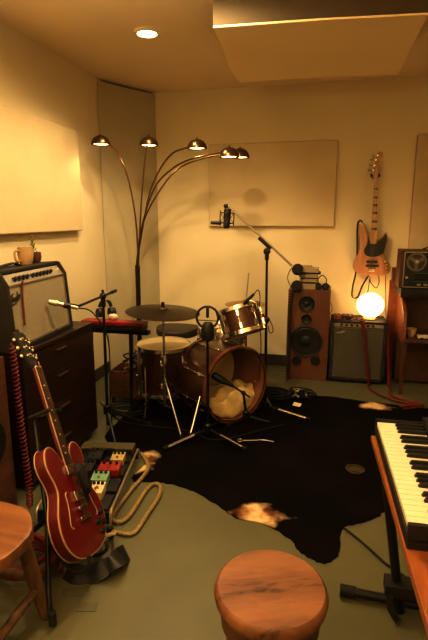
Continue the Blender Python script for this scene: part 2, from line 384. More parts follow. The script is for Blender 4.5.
for i, (px, hy, hd) in enumerate(arms):
    n = len(px); bot = LB + V((.013 * math.cos(i * 1.256), .013 * math.sin(i * 1.256), 1.0))
    pts = [bot] + [aty(u, v, LB.y + (hy - LB.y) * (k + 1) / n) for k, (u, v) in enumerate(px)]
    MB().tube(pts, .0068, 8, sm=6).build('arm', m_dome, fl)
    c = aty(hd[0], hd[1], hy)          # rim centre
    R = .076
    prof = [(R, 0)] + [(R * math.cos(t), .073 * math.sin(t)) for t in [k * PI / 2 / 8 for k in range(1, 8)]] + [(.008, .075), (.008, .082), (0, .082)]
    inner = [(R * .95 * math.cos(t), .066 * math.sin(t) + .001) for t in [k * PI / 2 / 8 for k in range(0, 9)]]
    sh = MB().lathe(list(reversed(inner)) + [(R, 0)] + prof[1:], T(c), 28, cap=False).build('lamp_shade', m_dome, fl)
    MB().lathe([(0, .004), (.055, .006), (.060, .018), (.035, .04), (0, .045)], T(c), 20).build('bulb', m_bulb, sh)
    lamp('arc_lamp_light', 'SPOT', c + V((0, 0, -.004)), 4.0, WARM, .04, (0, 0, 0), 2.6, .5)

# ------------------------------------------------------------------ cowhide rug
px = [(-1.02, 2.28), (-.85, 2.30), (-.683, 2.269), (-.518, 2.175), (-.397, 2.081), (-.25, 2.06), (-.119, 1.978), (-.06, 1.90), (.019, 1.855), (.085, 1.90), (.105, 2.02), (.13, 2.13), (.253, 2.22), (.335, 2.33), (.37, 2.50),
      (.36, 2.72), (.45, 3.05), (.62, 3.3), (.80, 3.5), (.86, 3.75), (.60, 3.80), (.325, 3.83), (.05, 3.87), (-.15, 3.86), (-.45, 3.98), (-.8, 3.95), (-1.1, 3.8), (-1.32, 3.6), (-1.44, 3.35), (-1.44, 3.0), (-1.42, 2.75), (-1.25, 2.62), (-1.03, 2.54), (-1.03, 2.38)]
out = smooth([(x, y, 0) for x, y in px], 6, True)
poly = [(p.x + random.uniform(-.006, .006), p.y + random.uniform(-.006, .006)) for p in out]
mb = MB().prism(poly, .001, .007)
rug = mb.build('cowhide_rug', m_rug)
rv = rug.location.copy()
for w in rug.data.vertices: w.co += rv
rug.location = (0, 0, 0)
tag(rug, 'large black-brown cowhide rug with pale edge patches lying under the drum kit', 'rug')
RZ = .007

# ------------------------------------------------------------------ drum kit
def drum(t, c, axis, R, depth, mwrap, mhoop, lugs=8, top=True, bottom=True, xh=None, hoop_r=.008, inside=None, a0=0.2):
    """c = centre of the bottom rim, axis points to the top rim."""
    m = fmat(c, axis, xh); prof = [(R, 0), (R, depth)]
    MB(m).lathe([(R, 0), (R, depth), (R - .008, depth), (R - .008, 0), (R, 0)], None, 48, cap=False).build('shell', mwrap, t)
    if inside: MB(m).lathe([(R - .009, .004), (R - .009, depth - .004)], None, 48, cap=False).build('shell_lining', inside, t)
    for z in ((0, depth) if bottom else (depth,)):
        hb = MB(m); s_ = -1 if z == 0 else 1
        hb.lathe([(R + .003, z - s_ * .022), (R + .013, z - s_ * .022), (R + .013, z + s_ * .006), (R + .003, z + s_ * .006), (R + .003, z - s_ * .022)], None, 48, cap=False)
        hb.build('hoop', mhoop, t)
    if top: MB(m).lathe([(0, depth + .001), (R, depth + .001), (R, depth - .003), (0, depth - .003)], None, 48).build('drum_head', m_head, t)
    lb = []
    for k in range(lugs):
        an = a0 + 2 * PI * k / lugs; cx, cy = math.cos(an), math.sin(an)
        l_ = MB(m)
        for z in (.26 * depth, .74 * depth):
            l_.box((-.011, -.006, -.022), (.011, .016, .022), .004, T((cx * R, cy * R, z), an - PI / 2))
        l_.tube([(cx * (R + .010), cy * (R + .010), -.004), (cx * (R + .010), cy * (R + .010), depth + .004)], .0035, 6)
        l_.build('lug', m_chrome, t)
# kick drum : open front faces the room, to the right of the camera
KN = V((.765, -.644, 0)).normalized(); KC = V((-.600, 3.17, .288 + RZ)); KR = .268; KD = .36
kick = thing('bass_drum', V((KC.x - KN.x * KD / 2, KC.y - KN.y * KD / 2, RZ)), 'open-fronted bass drum lying on its side on the cowhide rug', 'bass drum')
back = KC - KN * KD
drum(kick, back, KN, KR, KD, m_drum, m_hoopw, 8, top=False, xh=(0, 0, 1), inside=m_drumin, a0=.39)
MB(fmat(back, KN)).lathe([(0, .002), (KR - .01, .002), (KR - .01, .006), (0, .006)], None, 40).build('batter_head', m_head, kick)
side = KN.cross(V((0, 0, 1))).normalized()
for s_ in (-1, 1):
    p0 = back + KN * .27 + side * s_ * KR * .92 + V((0, 0, -.08)); p1 = V((p0.x + side.x * s_ * .13 + KN.x * .06, p0.y + side.y * s_ * .13 + KN.y * .06, RZ + .008))
    o_ = MB().tube([p0 + V((0, 0, .05)), p1], .009, 10).build('spur_leg', m_chrome, kick)
    MB().sphere(p1, .013).build('rubber_foot', m_rubber, o_)
# pillow inside kick
pm = bmesh.new(); bmesh.ops.create_uvsphere(pm, u_segments=56, v_segments=32, radius=1)
for w in pm.verts:
    x, y, z = w.co; e = lambda q: math.copysign(abs(q) ** .72, q)
    w.co = V((e(x) * .245, e(y) * .15, e(z) * .105 + .016 * math.sin(7 * x + 4 * y) + .012 * math.sin(11 * y - 6 * x + 1) + .006 * math.sin(23 * x + 9 * y)))
pb = MB(fmat(KC - KN * .165 - side * .035 + V((.0, 0, -.172)), (0, 0, 1), side)); pb._merge(pm)
for w in pb.bm.verts:   # keep the pillow inside the round shell
    q = w.co - KC; al = q.dot(KN); rad = q - KN * al
    if rad.length > KR - .014: w.co = KC + KN * al + rad.normalized() * (KR - .014)
tag(pb.build('kick_drum_pillow', m_pillow), 'crumpled cream pillow stuffed inside the open bass drum', 'pillow')
# floor tom
fc = V((-1.19, 3.30, .172)); ft = thing('floor_tom', (fc.x, fc.y, RZ), 'dark floor tom with cream drum head under the big crash cymbal', 'floor tom')
drum(ft, fc, (0, 0, 1), .198, .355, m_drumd, m_chrome, 8, a0=-1.3)
for an in (-1.9, .2, 2.3):
    x, y = fc.x + .215 * math.cos(an), fc.y + .215 * math.sin(an)
    l_ = MB().tube([(x, y, .40), (x, y, .10), (x + .02 * math.cos(an), y + .02 * math.sin(an), RZ + .012)], .007, 8)
    o_ = l_.build('leg', m_chrome, ft); MB().sphere((x + .02 * math.cos(an), y + .02 * math.sin(an), RZ + .014), .014).build('rubber_foot', m_rubber, o_)
# rack tom
cA = aty(244.5, 333.5, 3.36); cB = aty(238.5, 312.5, 3.40); ax = (cB - cA).normalized()
rt = thing('rack_tom', cA, 'tilted copper rack tom mounted above the bass drum', 'rack tom')
drum(rt, cA, ax, .152, .19, m_drum, m_chrome, 8, xh=(1, 0, 0), a0=.1)
MB(fmat(cA, ax)).lathe([(0, .0), (.151, .0), (.151, .003), (0, .003)], None, 40).build('drum_head', m_head, rt)
MB().tube([cA + V((-.02, .05, .03)), V((-.79, 3.36, .66)), V((-.80, 3.36, .555))], .012, 10, sm=4).build('tom_mount', m_chrome, rt)
# snare
sc_ = aty(221, 345, 3.62); sn = thing('snare_drum', (sc_.x, sc_.y, RZ), 'chrome-rimmed snare drum half hidden behind the bass drum', 'snare drum')
drum(sn, sc_, (.05, .06, 1), .178, .13, m_dchrome, m_chrome, 8)
MB().cyl((sc_.x, sc_.y, .10), sc_ + V((0, 0, -.02)), .013).build('pole', m_dchrome, sn)
for k in range(3):
    an = k * 2.09 + .3
    MB().tube([(sc_.x, sc_.y, .16), (sc_.x + .2 * math.cos(an), sc_.y + .2 * math.sin(an), RZ + .01)], .008).build('leg', m_dchrome, sn)
    MB().tube([sc_ + V((0, 0, -.03)), sc_ + V((.165 * math.cos(an), .165 * math.sin(an), -.012)), sc_ + V((.185 * math.cos(an), .185 * math.sin(an), .02))], .006).build('basket_arm', m_dchrome, sn)
def cymbal_prof(R): return [(0, .028), (.012, .028), (.028, .022), (.042, .010), (R * .5, .004), (R, -.012), (R, -.0135), (R * .5, .0025), (.042, .008), (.02, .02), (0, .024)]
# crash cymbal + stand
cc = aty(163, 310.5, 3.08)
cr = thing('crash_cymbal_stand', (cc.x, cc.y + .02, RZ), 'large dark bronze crash cymbal on a straight tripod stand by the floor tom', 'cymbal')
MB(fmat(cc, (.06, -.02, 1))).lathe(cymbal_prof(.257), None, 48, cap=False).build('cymbal', m_cymbal, cr)
MB().lathe([(0, 0), (.012, 0), (.012, .03), (0, .03)], T(cc + V((0, 0, .028))), 12).build('wing_nut', m_black, cr)
MB().tube([cc + V((0, 0, .03)), V((cc.x, cc.y, .45)), V((cc.x, cc.y, .12))], [.007, .010, .012], 10).build('pole', m_dchrome, cr)
MB().lathe([(.016, -.03), (.02, 0), (.016, .03)], T((cc.x, cc.y, .47)), 12).build('collar', m_chrome, cr)
for f in (atz(181, 436, RZ + .01), V((cc.x - .24, cc.y + .12, RZ + .01)), V((cc.x + .12, cc.y + .26, RZ + .01))):
    top = V((cc.x, cc.y, .34)); o_ = MB().tube([top, f], .0075, 8).tube([V((cc.x, cc.y, .13)), top.lerp(f, .55)], .005, 6).build('leg', m_dchrome, cr)
    MB().sphere(f, .013).build('rubber_foot', m_rubber, o_)
# hi-hat
hc = aty(246, 303, 3.92); hh = thing('hi_hat_stand', (hc.x, hc.y, RZ), 'thin bronze hi-hat cymbals behind the rack tom with a tall pull rod', 'hi-hat')
MB(fmat(hc + V((0, 0, .004)), (0, 0, 1))).lathe(cymbal_prof(.175), None, 40, cap=False).build('cymbal', m_hat, hh)
MB(fmat(hc + V((0, 0, -.024)), (0, 0, -1))).lathe(cymbal_prof(.175), None, 40, cap=False).build('cymbal', m_hat, hh)
MB().cyl(hc, aty(249, 273, 3.92), .004, 8).build('pull_rod', m_dchrome, hh)
MB().cyl((hc.x, hc.y, .1), hc + V((0, 0, -.045)), .013).build('pole', m_black, hh)
for k in range(3):
    an = k * 2.09 + .8; MB().tube([(hc.x, hc.y, .25), (hc.x + .22 * math.cos(an), hc.y + .22 * math.sin(an), RZ + .01)], .008).build('leg', m_dchrome, hh)
MB().box((hc.x - .05, hc.y - .02, RZ), (hc.x + .05, hc.y + .24, RZ + .02), .004).build('foot_pedal', m_dchrome, hh)
# throne
tc_ = aty(178, 331, 3.80); th = thing('drum_throne', (tc_.x, tc_.y, RZ), 'round dark vinyl drum throne behind the floor tom', 'drum stool')
mb = MB(); b_ = bmesh.new(); bmesh.ops.create_uvsphere(b_, u_segments=32, v_segments=16, radius=1)
for w in b_.verts:
    x, y, z = w.co; r_ = math.hypot(x, y); z = math.copysign(abs(z) ** .5, z); w.co = V((x * .185, y * .185, z * .045 + .02 * x * x * (1 if z > 0 else 0)))
mb._merge(b_, T(tc_)); mb.build('seat', m_vinyl, th)
MB().cyl((tc_.x, tc_.y, .12), tc_ + V((0, 0, -.035)), .016).build('post', m_dchrome, th)
for k in range(3):
    an = k * 2.09 + .2; MB().tube([(tc_.x, tc_.y, .30), (tc_.x + .24 * math.cos(an), tc_.y + .24 * math.sin(an), .012)], .009).build('leg', m_dchrome, th)

# ------------------------------------------------------------------ microphone stands
def tripod(t, b, h_top, feet, leg_z, mleg=m_black, r=.010, tip=None, top=None):
    b = V(b)
    MB().tube([b + V((0, 0, .05)), V(top) if top else b + V((0, 0, h_top))], [r * 1.15, r * .8], 12).build('pole', m_black, t)
    MB().lathe([(.012, leg_z - .03), (.026, leg_z - .025), (.026, leg_z + .03), (.014, leg_z + .04)], T((b.x, b.y, 0)), 14).build('collar', m_black, t)
    for f in feet:
        f = V(f); s0 = V((b.x, b.y, leg_z)); d = (f - s0).normalized(); s1 = s0 + d * .03
        o_ = MB().tube([s1, f], .0085, 8).build('leg', m_black, t)
        if tip is not None: MB().tube([s1.lerp(f, tip), s1.lerp(f, .93)], .0095, 8).build('chrome_sleeve', m_chrome, o_)
        MB().tube([s1.lerp(f, .93), f + d * .012], .012, 8).build('rubber_foot', m_rubber, o_)
def shock_mic(t, c, ax, R=.055, L=.15):
    c = V(c); ax = V(ax).normalized(); m = fmat(c, ax)
    mic = MB(m).lathe([(0, -L / 2), (.019, -L / 2), (.024, -L * .38), (.024, .0), (.026, .005), (.026, L * .38), (.020, L * .47), (0, L / 2)], None, 18).build('microphone', m_blackp, t)
    sm_ = MB(m)
    for z in (-.035, .035): sm_.torus((0, 0, z), (0, 0, 1), R, .0045, 28, 6)
    for k in range(4):
        a_ = k * PI / 2 + .4; x, y = math.cos(a_), math.sin(a_)
        sm_.tube([(x * R, y * R, -.05), (x * R, y * R, .05)], .004, 6)
        sm_.tube([(x * R, y * R, .035), (x * .024, y * .024, .0), (x * R, y * R, -.035)], .002, 5)
    sm_.build('shock_mount', m_black, t)
# tall boom stand with condenser over the kit
bb = V((-.432, 3.45, RZ)); bs = thing('boom_mic_stand', bb, 'tall boom stand holding a condenser microphone high over the drum kit', 'mic stand')
piv = aty(267, 250, 3.45)
tripod(bs, bb, 1.2, [atz(309, 419, RZ + .012), (-.62, 3.31, RZ + .012), (-.44, 3.72, RZ + .012)], .05, tip=.25, top=piv)
MB().tube([aty(226.5, 204.5, 3.45), aty(292, 266, 3.45)], .0075, 10).build('boom_arm', m_dchrome, bs)
MB().lathe([(0, -.03), (.022, -.025), (.026, 0), (.022, .025), (0, .03)], fmat(piv + V((0, 0, -.01)), (0, 1, 0)), 16).tube([piv, piv + V((0, 0, -.07))], .015, 10).tube([aty(259, 237.5, 3.45), aty(271, 248.5, 3.45)], .015, 10).build('boom_clamp', m_black, bs)
mc = aty(227, 218, 3.43)
shock_mic(bs, mc, (.06, 0, 1), .05, .145)
MB().tube([aty(226.5, 204.5, 3.45), mc + V((0, .03, .06)), mc + V((0, .045, .03))], .008, 8, sm=4).sphere(aty(226, 206, 3.45), .018).build('mic_clip', m_black, bs)
tag(MB().cyl(aty(211, 222.5, 3.43), aty(221, 223, 3.43), .013, 14, .015).tube([aty(219, 223, 3.43), mc + V((-.03, 0, -.03))], .006).build('pencil_microphone', m_blackp), 'small black pencil microphone pointing left, fixed beside the overhead condenser', 'microphone')
# front ring-mount mic
fb = V((-.748, 2.92, RZ)); fs = thing('straight_mic_stand', fb, 'straight mic stand in front of the bass drum, round shock-mounted microphone on top', 'mic stand')
rc = aty(207.5, 317.5, 2.92)
tripod(fs, fb, .74, [atz(165, 448, RZ + .012), atz(245, 448.5, RZ + .012), (-.72, 3.2, RZ + .012)], .06, tip=.28, top=rc + V((0, .0, -.15)))
MB().torus(rc, (.1, -1, .1), .070, .0075, 36, 8).tube([rc + V((0, 0, -.07)), rc + V((0, 0, -.16))], .014).build('shock_mount', m_black, fs)
MB().lathe([(0, -.06), (.030, -.06), (.040, -.045), (.044, .0), (.040, .035), (.026, .055), (0, .06)], fmat(rc + V((.005, -.014, -.085)), (.05, 0, 1)), 18).tube([rc + V((0, 0, .0)), rc + V((0, 0, .074))], .010).tube([rc + V((-.07, 0, -.02)), rc + V((.07, 0, -.02))], .003, 6).build('microphone', m_blackp, fs)
# kick mic on short boom
kb = atz(246, 421, RZ); ks = thing('short_mic_stand', kb, 'short low mic stand aiming a black microphone into the bass drum', 'mic stand')
kp = aty(243.5, 393, kb.y - .02)
tripod(ks, kb, .2, [kb + V((-.10, -.13, .012)), kb + V((.16, .0, .012)), kb + V((-.03, .16, .012))], .05, top=kp)
MB().tube([kp + V((.05, -.02, -.02)), kp, aty(228, 383, 3.13)], .007).sphere(kp, .017).build('boom_arm', m_black, ks)
MB(fmat(aty(231, 385, 3.12), aty(211, 374, 3.10) - aty(231, 385, 3.12))).lathe([(0, -.02), (.012, -.02), (.017, .03), (.024, .06), (.027, .09), (.027, .135), (.018, .15), (0, .153)], None, 18).build('microphone', m_blackp, ks)
# tom mic + clip
tm = thing('tom_microphone', aty(248, 300, 3.28), 'black clip-on microphone bent over the rack tom rim', 'microphone')
MB(fmat(aty(254, 294, 3.28), aty(242, 306, 3.28) - aty(254, 294, 3.28))).lathe([(0, 0), (.009, 0), (.012, .04), (.013, .09), (.011, .11), (0, .118)], None, 14).build('mic_body', m_blackp, tm)
MB().tube([aty(254, 294, 3.28), aty(258, 290, 3.28), aty(260, 297, 3.28), aty(259, 316, 3.29), aty(261, 345, 3.29), aty(259, 380, 3.3)], .0032, 6, sm=5).build('mic_cable', m_rubber, tm)
MB().tube([aty(249, 300, 3.28), aty(256, 303, 3.28), aty(257, 309, 3.28)], .008, 8).build('clip', m_chrome, tm)
t2 = thing('drum_microphone', aty(264, 322, 3.42), 'black microphone with a red tip clamped to the tall boom stand pole', 'microphone')
MB().tube([aty(261, 324, 3.40), aty(269, 318, 3.41)], .014, 12).sphere(aty(266.5, 321, 3.44), .02).build('mic_body', m_blackp, t2)
MB().tube([aty(262.5, 314, 3.41), aty(264.5, 318, 3.41)], .010, 10).build('red_tip', m_redplastic, t2)
MB().tube([aty(269, 319, 3.41), aty(272, 325, 3.40), aty(273, 331, 3.40), aty(270, 333, 3.40), aty(268, 326, 3.42)], .003, 6, sm=5).build('mic_cable', m_rubber, t2)

# ------------------------------------------------------------------ hi-fi speaker, books, headphones
SY = 4.27
sp = thing('floor_speaker', (-.17, SY + .15, 0), 'walnut three-way floor-standing speaker beside the drum kit against the back wall', 'speaker')
MB().box((-.352, SY, .0), (.016, SY + .33, .83), .006).build('cabinet', m_spk, sp)
def driver(t, u, v, r, y, dust=.35):
    c = aty(u, v, y); m = fmat(c, (0, -1, 0))
    MB(m).lathe([(r, -.004), (r, .008), (r * .93, .011), (r * .87, .008), (r * .85, .004), (r * .80, .008), (r * .74, .006), (r * .34, .002), (0, .002)], None, 36).build('driver', m_cone, t)
    MB(m).lathe([(r * .34, .0022), (r * .25, .009), (0, .012)], None, 20).build('dust_cap', m_cone, t)
    MB(m).lathe([(r * 1.0, .004), (r * .98, .0125), (r * .94, .0125), (r * .93, .008)], None, 36, cap=False).build('driver_ring', m_dust, t)
driver(sp, 306.7, 304, .072, SY); driver(sp, 306.4, 319, .045, SY); driver(sp, 305.8, 341.5, .148, SY)
for u in (296.5, 315.5):
    MB(fmat(aty(u, 361, SY), (0, -1, 0))).lathe([(0, .002), (.034, .002), (.036, .005), (.043, .006), (.044, 0), (0, 0)], None, 24).build('port', m_cone, sp)
z = .8305
m_pages = M('yellowed_pages', (.36, .29, .185), .8)
m_book = M('book_cover_tan', (.42, .35, .23), .6)
m_bookb = M('book_cover_cream', (.55, .47, .34), .6)
bk = [('cream paperback lying flat at the bottom of the stack on the speaker', .052, .135, m_book, (-.27, 0)), ('dark slim case above the lowest book on the speaker', .014, .13, m_rosewood, (-.265, .02)), ('pale slim book second from the bottom on the speaker', .026, .145, m_bookb, (-.275, -.03)),
      ('dark slim case in the middle of the stack on the speaker', .012, .15, m_blackp, (-.27, .02)), ('pale wide book in the middle of the stack on the speaker', .03, .165, m_book, (-.285, -.02)), ('black case under the top books on the speaker', .017, .175, m_rosewood, (-.275, .03)),
      ('thick cream book second from the top of the stack on the speaker', .038, .165, m_bookb, (-.28, -.015)), ('small tan booklet topmost of the stack on the speaker', .016, .11, m_tanp, (-.285, .05))]
for lb, h_, w_, mt, (x0, rz) in bk:
    m_ = T((x0 + w_ / 2 + .02, SY + .09, z), rz)
    o_ = thing('book', m_ @ V((0, 0, 0)), lb, 'book', 'stack of books and cases on the speaker')
    MB(m_).box((-w_ / 2, -.06, 0), (w_ / 2, .06, .0022), .0006).box((-w_ / 2, -.06, h_ - .0024), (w_ / 2, .06, h_ - .0004), .0006).box((-w_ / 2, -.06, 0), (-w_ / 2 + .003, .06, h_ - .0004), .0006).build('cover', mt, o_)
    MB(m_).box((-w_ / 2 + .0035, -.057, .0024), (w_ / 2 - .004, .057, h_ - .0026)).build('pages', m_pages if mt in (m_book, m_bookb, m_tanp) else m_blackp, o_)
    z += h_
def headphones(name, c1, c2, n, r, band, label):
    t = thing(name, (V(c1) + V(c2)) / 2, label, 'headphones')
    for c in (c1, c2):
        cu = MB(fmat(c, n)).lathe([(0, -.012), (r * .7, -.012), (r, -.004), (r, .010), (r * .85, .018), (0, .020)], None, 24).build('ear_cup', m_blackp, t)
        MB(fmat(c, n)).torus((0, 0, -.016), (0, 0, 1), r * .72, .010, 24, 8).build('ear_pad', m_strap, cu)
    MB().ribbon(band, .024, .006, n).build('headband', m_blackp, t)
    return t
h1a, h1b = aty(297.6, 269.5, SY - .035), aty(296.8, 286, SY - .035)
hp = headphones('headphones', h1a, h1b, (0.1, -1, 0), .050, [h1a + V((-.0, .01, 0)), h1a + V((-.05, .015, .01)), (h1a + h1b) / 2 + V((-.085, .02, 0)), h1b + V((-.05, .015, -.01)), h1b + V((-.0, .01, 0))], 'black headphones with round ear cups hung at the left edge of the speaker top')
MB().tube(helix([h1b + V((-.03, 0, -.01)), aty(290, 305, SY - .03), aty(288.5, 345, SY - .03), aty(287.5, 381, SY - .05)], .017, 34, 10), .0042, 6).build('coiled_cable', m_rubber, hp)
h2 = aty(322, 286.5, SY + .06)
headphones('headphones', h2 + V((-.034, 0, 0)), h2 + V((.034, 0, 0)), (.15, -1, .1), .031, [h2 + V((-.034, .01, .02)), h2 + V((-.036, .01, .065)), h2 + V((0, .01, .098)), h2 + V((.034, .01, .065)), h2 + V((.034, .01, .02))], 'small black headphones standing at the right end of the speaker top')

# ------------------------------------------------------------------ dark bass amp, globe lamp and bits on it
AX0, AX1, AZ = .03, .505, .568
am = thing('bass_amplifier', (.27, 4.41, 0), 'square dark-grilled combo amplifier on the floor under the glowing globe', 'amplifier')
MB().box((AX0, 4.295, .02), (AX1, 4.57, AZ), .012).build('cabinet', m_tolex, am)
fr = MB(); 
for lo, hi in (((AX0, 4.27, .02), (AX0 + .028, 4.30, AZ)), ((AX1 - .028, 4.27, .02), (AX1, 4.30, AZ)), ((AX0, 4.27, .02), (AX1, 4.30, .05)), ((AX0, 4.27, AZ - .022), (AX1, 4.30, AZ))): fr.box(lo, hi, .005)
fr.build('front_frame', m_tolex, am)
MB().box((AX0 + .026, 4.283, .048), (AX1 - .026, 4.297, AZ - .06), .003).build('grille', m_grille2, am)
pt = MB(); g0, g1, k0, k1 = AX0 + .030, AX1 - .030, .052, AZ - .064
for lo, hi in (((g0, 4.280, k0), (g0 + .006, 4.285, k1)), ((g1 - .006, 4.280, k0), (g1, 4.285, k1)), ((g0, 4.280, k0), (g1, 4.285, k0 + .006)), ((g0, 4.280, k1 - .006), (g1, 4.285, k1))): pt.box(lo, hi)
pt.build('grille_piping', m_dchrome, am)
MB().box((AX0 + .026, 4.284, AZ - .058), (AX1 - .026, 4.297, AZ - .022), .003).build('control_panel', m_panelmetal, am)
for k in range(7):
    MB(fmat((AX0 + .09 + k * .045, 4.284, AZ - .04), (0, -1, 0))).lathe([(.011, 0), (.009, .014), (0, .015)], None, 14).build('knob', m_blackp, am)
for x in (AX0 + .04, AX1 - .04):
    for y in (4.32, 4.54): MB().cyl((x, y, 0), (x, y, .022), .016).build('foot', m_rubber, am)
F_STROKES = [[(0, 1.0), (.45, 1.1), (.8, 1.05)], [(.38, 1.08), (.25, .5), (.1, 0), (-.1, -.12)], [(.12, .55), (.5, .6)], [(.6, .2), (.8, .35), (.72, .5), (.58, .3), (.62, .05), (.85, .1)], [(.95, .45), (.9, 0), (1.0, .35), (1.12, .4), (1.12, .05), (1.22, .1)],
             [(1.55, .4), (1.35, .4), (1.32, .05), (1.5, .1), (1.7, .95), (1.58, .1), (1.68, .05)], [(1.78, .2), (1.98, .35), (1.9, .5), (1.76, .3), (1.8, .05), (2.03, .1)], [(2.12, .42), (2.08, 0), (2.16, .32), (2.32, .42)], [(2.4, .1), (1.6, -.25), (.5, -.3), (-.15, -.2)]]
def logo(org, ex, ey, s, r):
    mb = MB()
    for st in F_STROKES: mb.tube([V(org) + V(ex) * x * s + V(ey) * y * s for x, y in st], r, 5, sm=4)
    return mb
logo((AX0 + .05, 4.279, AZ - .105), (1, 0, .06), (0, 0, 1), .030, .0018).build('script_badge', m_dchrome, am)
GC = V((.362, 4.40, AZ + .018 + .108))
gl = thing('globe_lamp', (GC.x, GC.y, AZ), 'glowing white glass globe lamp standing on the dark bass amplifier', 'table lamp')
MB().lathe([(0, 0), (.062, 0), (.066, .008), (.05, .022), (0, .022)], T((GC.x, GC.y, AZ + .001)), 24).build('base', m_brass, gl)
MB().sphere(GC, .111, (1.04, 1.04, .98), 40).build('glass_globe', m_globe, gl)
lamp('globe_light', 'POINT', GC + V((0, -.16, .06)), 2.5, (1, .50, .15), .1)
e = thing('effect_pedal', (.09, 4.36, AZ), 'red-brown box at the near left corner of the dark bass amplifier top', 'effect pedal')
MB().box((.05, 4.31, AZ), (.11, 4.42, AZ + .034), .005).build('case', m_redbrown, e)
MB().cyl((.08, 4.33, AZ + .034), (.08, 4.33, AZ + .045), .009).build('foot_switch', m_chrome, e)
e = thing('effect_pedal', (.17, 4.38, AZ), 'flat black box in the middle of the bass amplifier top left of the globe', 'effect pedal')
MB().box((.125, 4.33, AZ), (.225, 4.45, AZ + .03), .005).build('case', m_blackp, e)
MB().cyl((.15, 4.36, AZ + .03), (.15, 4.36, AZ + .042), .009).cyl((.19, 4.36, AZ + .03), (.19, 4.36, AZ + .042), .009).build('knob', m_chrome, e)
tag(MB().tube([(.02 + .02 * k, 4.33 + .03 * math.sin(k * 1.9), AZ + .007 + (.035 if k in (3, 4) else 0)) for k in range(1, 14)], .005, 6, sm=5).build('patch_cable', m_redcord), 'thin red patch cable wriggling across the bass amplifier top', 'cable')
tag(MB().tube([aty(326, 299, 4.5), aty(331, 303, 4.5), aty(332, 310, 4.5), aty(330, 314, 4.42), aty(334, 317, 4.36)], .0025, 6, sm=5).build('thin_wire', m_rubber), 'thin black wire curling between the speaker and the bass amplifier', 'cable')
# red coiled cords
tag(MB().tube(helix([(.30, 4.33, AZ + .012), (.297, 4.262, AZ + .0), aty(364, 335, 4.25), aty(366, 360, 4.25), aty(368.5, 383, 4.24)], .013, 40, 8), .0055, 6).tube([aty(368.5, 383, 4.24), V((.37, 4.16, .012)), V((.43, 4.02, .012)), V((.55, 3.89, .016)), V((.68, 3.83, .016)), V((.70, 3.77, .014)), V((.60, 3.72, .012))], .009, 8, sm=6).build('coiled_cable', m_redcord), 'red coiled cable hanging down the front of the bass amplifier onto the floor', 'cable')
tag(MB().tube(helix([aty(388, 325, 4.3), aty(388, 345, 4.28), aty(389, 370, 4.24), V((.535, 4.12, .04))], .013, 34, 8), .005, 6).tube([V((.535, 4.12, .04)), V((.54, 4.02, .014)), V((.60, 3.93, .014)), V((.72, 3.87, .014)), V((.76, 3.83, .012)), V((.68, 3.79, .024)), V((.58, 3.76, .012))], .009, 8, sm=6).build('coiled_cable', m_redcord), 'red coiled cable hanging between the bass amplifier and the wooden desk', 'cable')

# ------------------------------------------------------------------ bass guitar on the wall
BYp = 4.585
def bp(cx, cy, y=BYp): return aty(345 + cx / 8.56, 220 + cy / 8.56, y)
def hp_(cx, cy, y=BYp): return aty(345 + cx / 7.11, 140 + cy / 7.11, y)
def slab(pts, y0, y1, bev=0.0, sm=0, closed=True):
    q = smooth([(p.x, p.z, 0) for p in pts], sm, True) if sm else [V((p.x, p.z, 0)) for p in pts]
    # local (x, y, z) -> world (x, z, y)
    return MB().prism([(p.x, p.y) for p in q], y0, y1, Matrix(((1, 0, 0, 0), (0, 0, 1, 0), (0, 1, 0, 0), (0, 0, 0, 1))), bev)
bg = thing('bass_guitar', bp(230, 470), 'natural-wood bass guitar with black pickguard hanging on the back wall', 'bass guitar')
ol = [(122, 45), (150, 22), (172, 50), (182, 110), (196, 168), (238, 182), (285, 168), (318, 142), (345, 105), (359, 150), (343, 220), (330, 285), (348, 330), (376, 368), (387, 408), (374, 446), (330, 466), (250, 474), (170, 468), (108, 450), (74, 420), (67, 380), (82, 330), (113, 275), (124, 220), (119, 150), (114, 90)]
slab([bp(*q) for q in ol], BYp - .045, BYp, .008, 4).build('body', m_bassbody, bg)
pg = [(193, 130), (206, 178), (240, 188), (272, 184), (318, 148), (344, 116), (352, 150), (340, 210), (326, 275), (292, 300), (240, 311), (182, 302), (160, 272), (166, 240), (184, 208), (190, 170)]
slab([bp(*q) for q in pg], BYp - .049, BYp - .044, 0, 3).build('pickguard', m_blackp, bg)
cp = [(300, 298), (325, 300), (345, 335), (372, 375), (380, 408), (368, 436), (348, 440), (335, 400), (322, 350)]
slab([bp(*q) for q in cp], BYp - .048, BYp - .044, 0, 3).build('control_plate', m_brass, bg)
for q in ((345, 360), (357, 390), (358, 418)):
    MB(fmat(bp(*q, BYp - .048), (0, -1, 0))).lathe([(.010, 0), (.009, .016), (0, .017)], None, 14).build('knob', m_chrome, bg)
for x0, x1, yc in ((180, 274, 353), (175, 284, 388)):
    p0, p1 = bp(x0, yc - 11), bp(x1, yc + 11); MB().box((p0.x, BYp - .054, p1.z), (p1.x, BYp - .044, p0.z), .003).build('pickup', m_blackp, bg)
p0, p1 = bp(198, 412), bp(256, 434); MB().box((p0.x, BYp - .058, p1.z), (p1.x, BYp - .044, p0.z), .003).build('bridge', m_chrome, bg)
nk = [bp(208, 200), bp(264, 200), hp_(232, 275), hp_(204, 275)]
slab(nk, BYp - .064, BYp - .036).build('neck', m_maple, bg)
for cy in (350, 410, 465, 520, 580, 632):
    t_ = (cy - 275) / (640 - 275); xl = 205 + (182 - 205) * t_; xr = 231 + (224 - 231) * t_
    slab([hp_(xl + 2, cy - 8), hp_(xr - 2, cy - 8), hp_(xr - 2, cy + 8), hp_(xl + 2, cy + 8)], BYp - .0655, BYp - .0635).build('fret_inlay', m_blackp, bg)
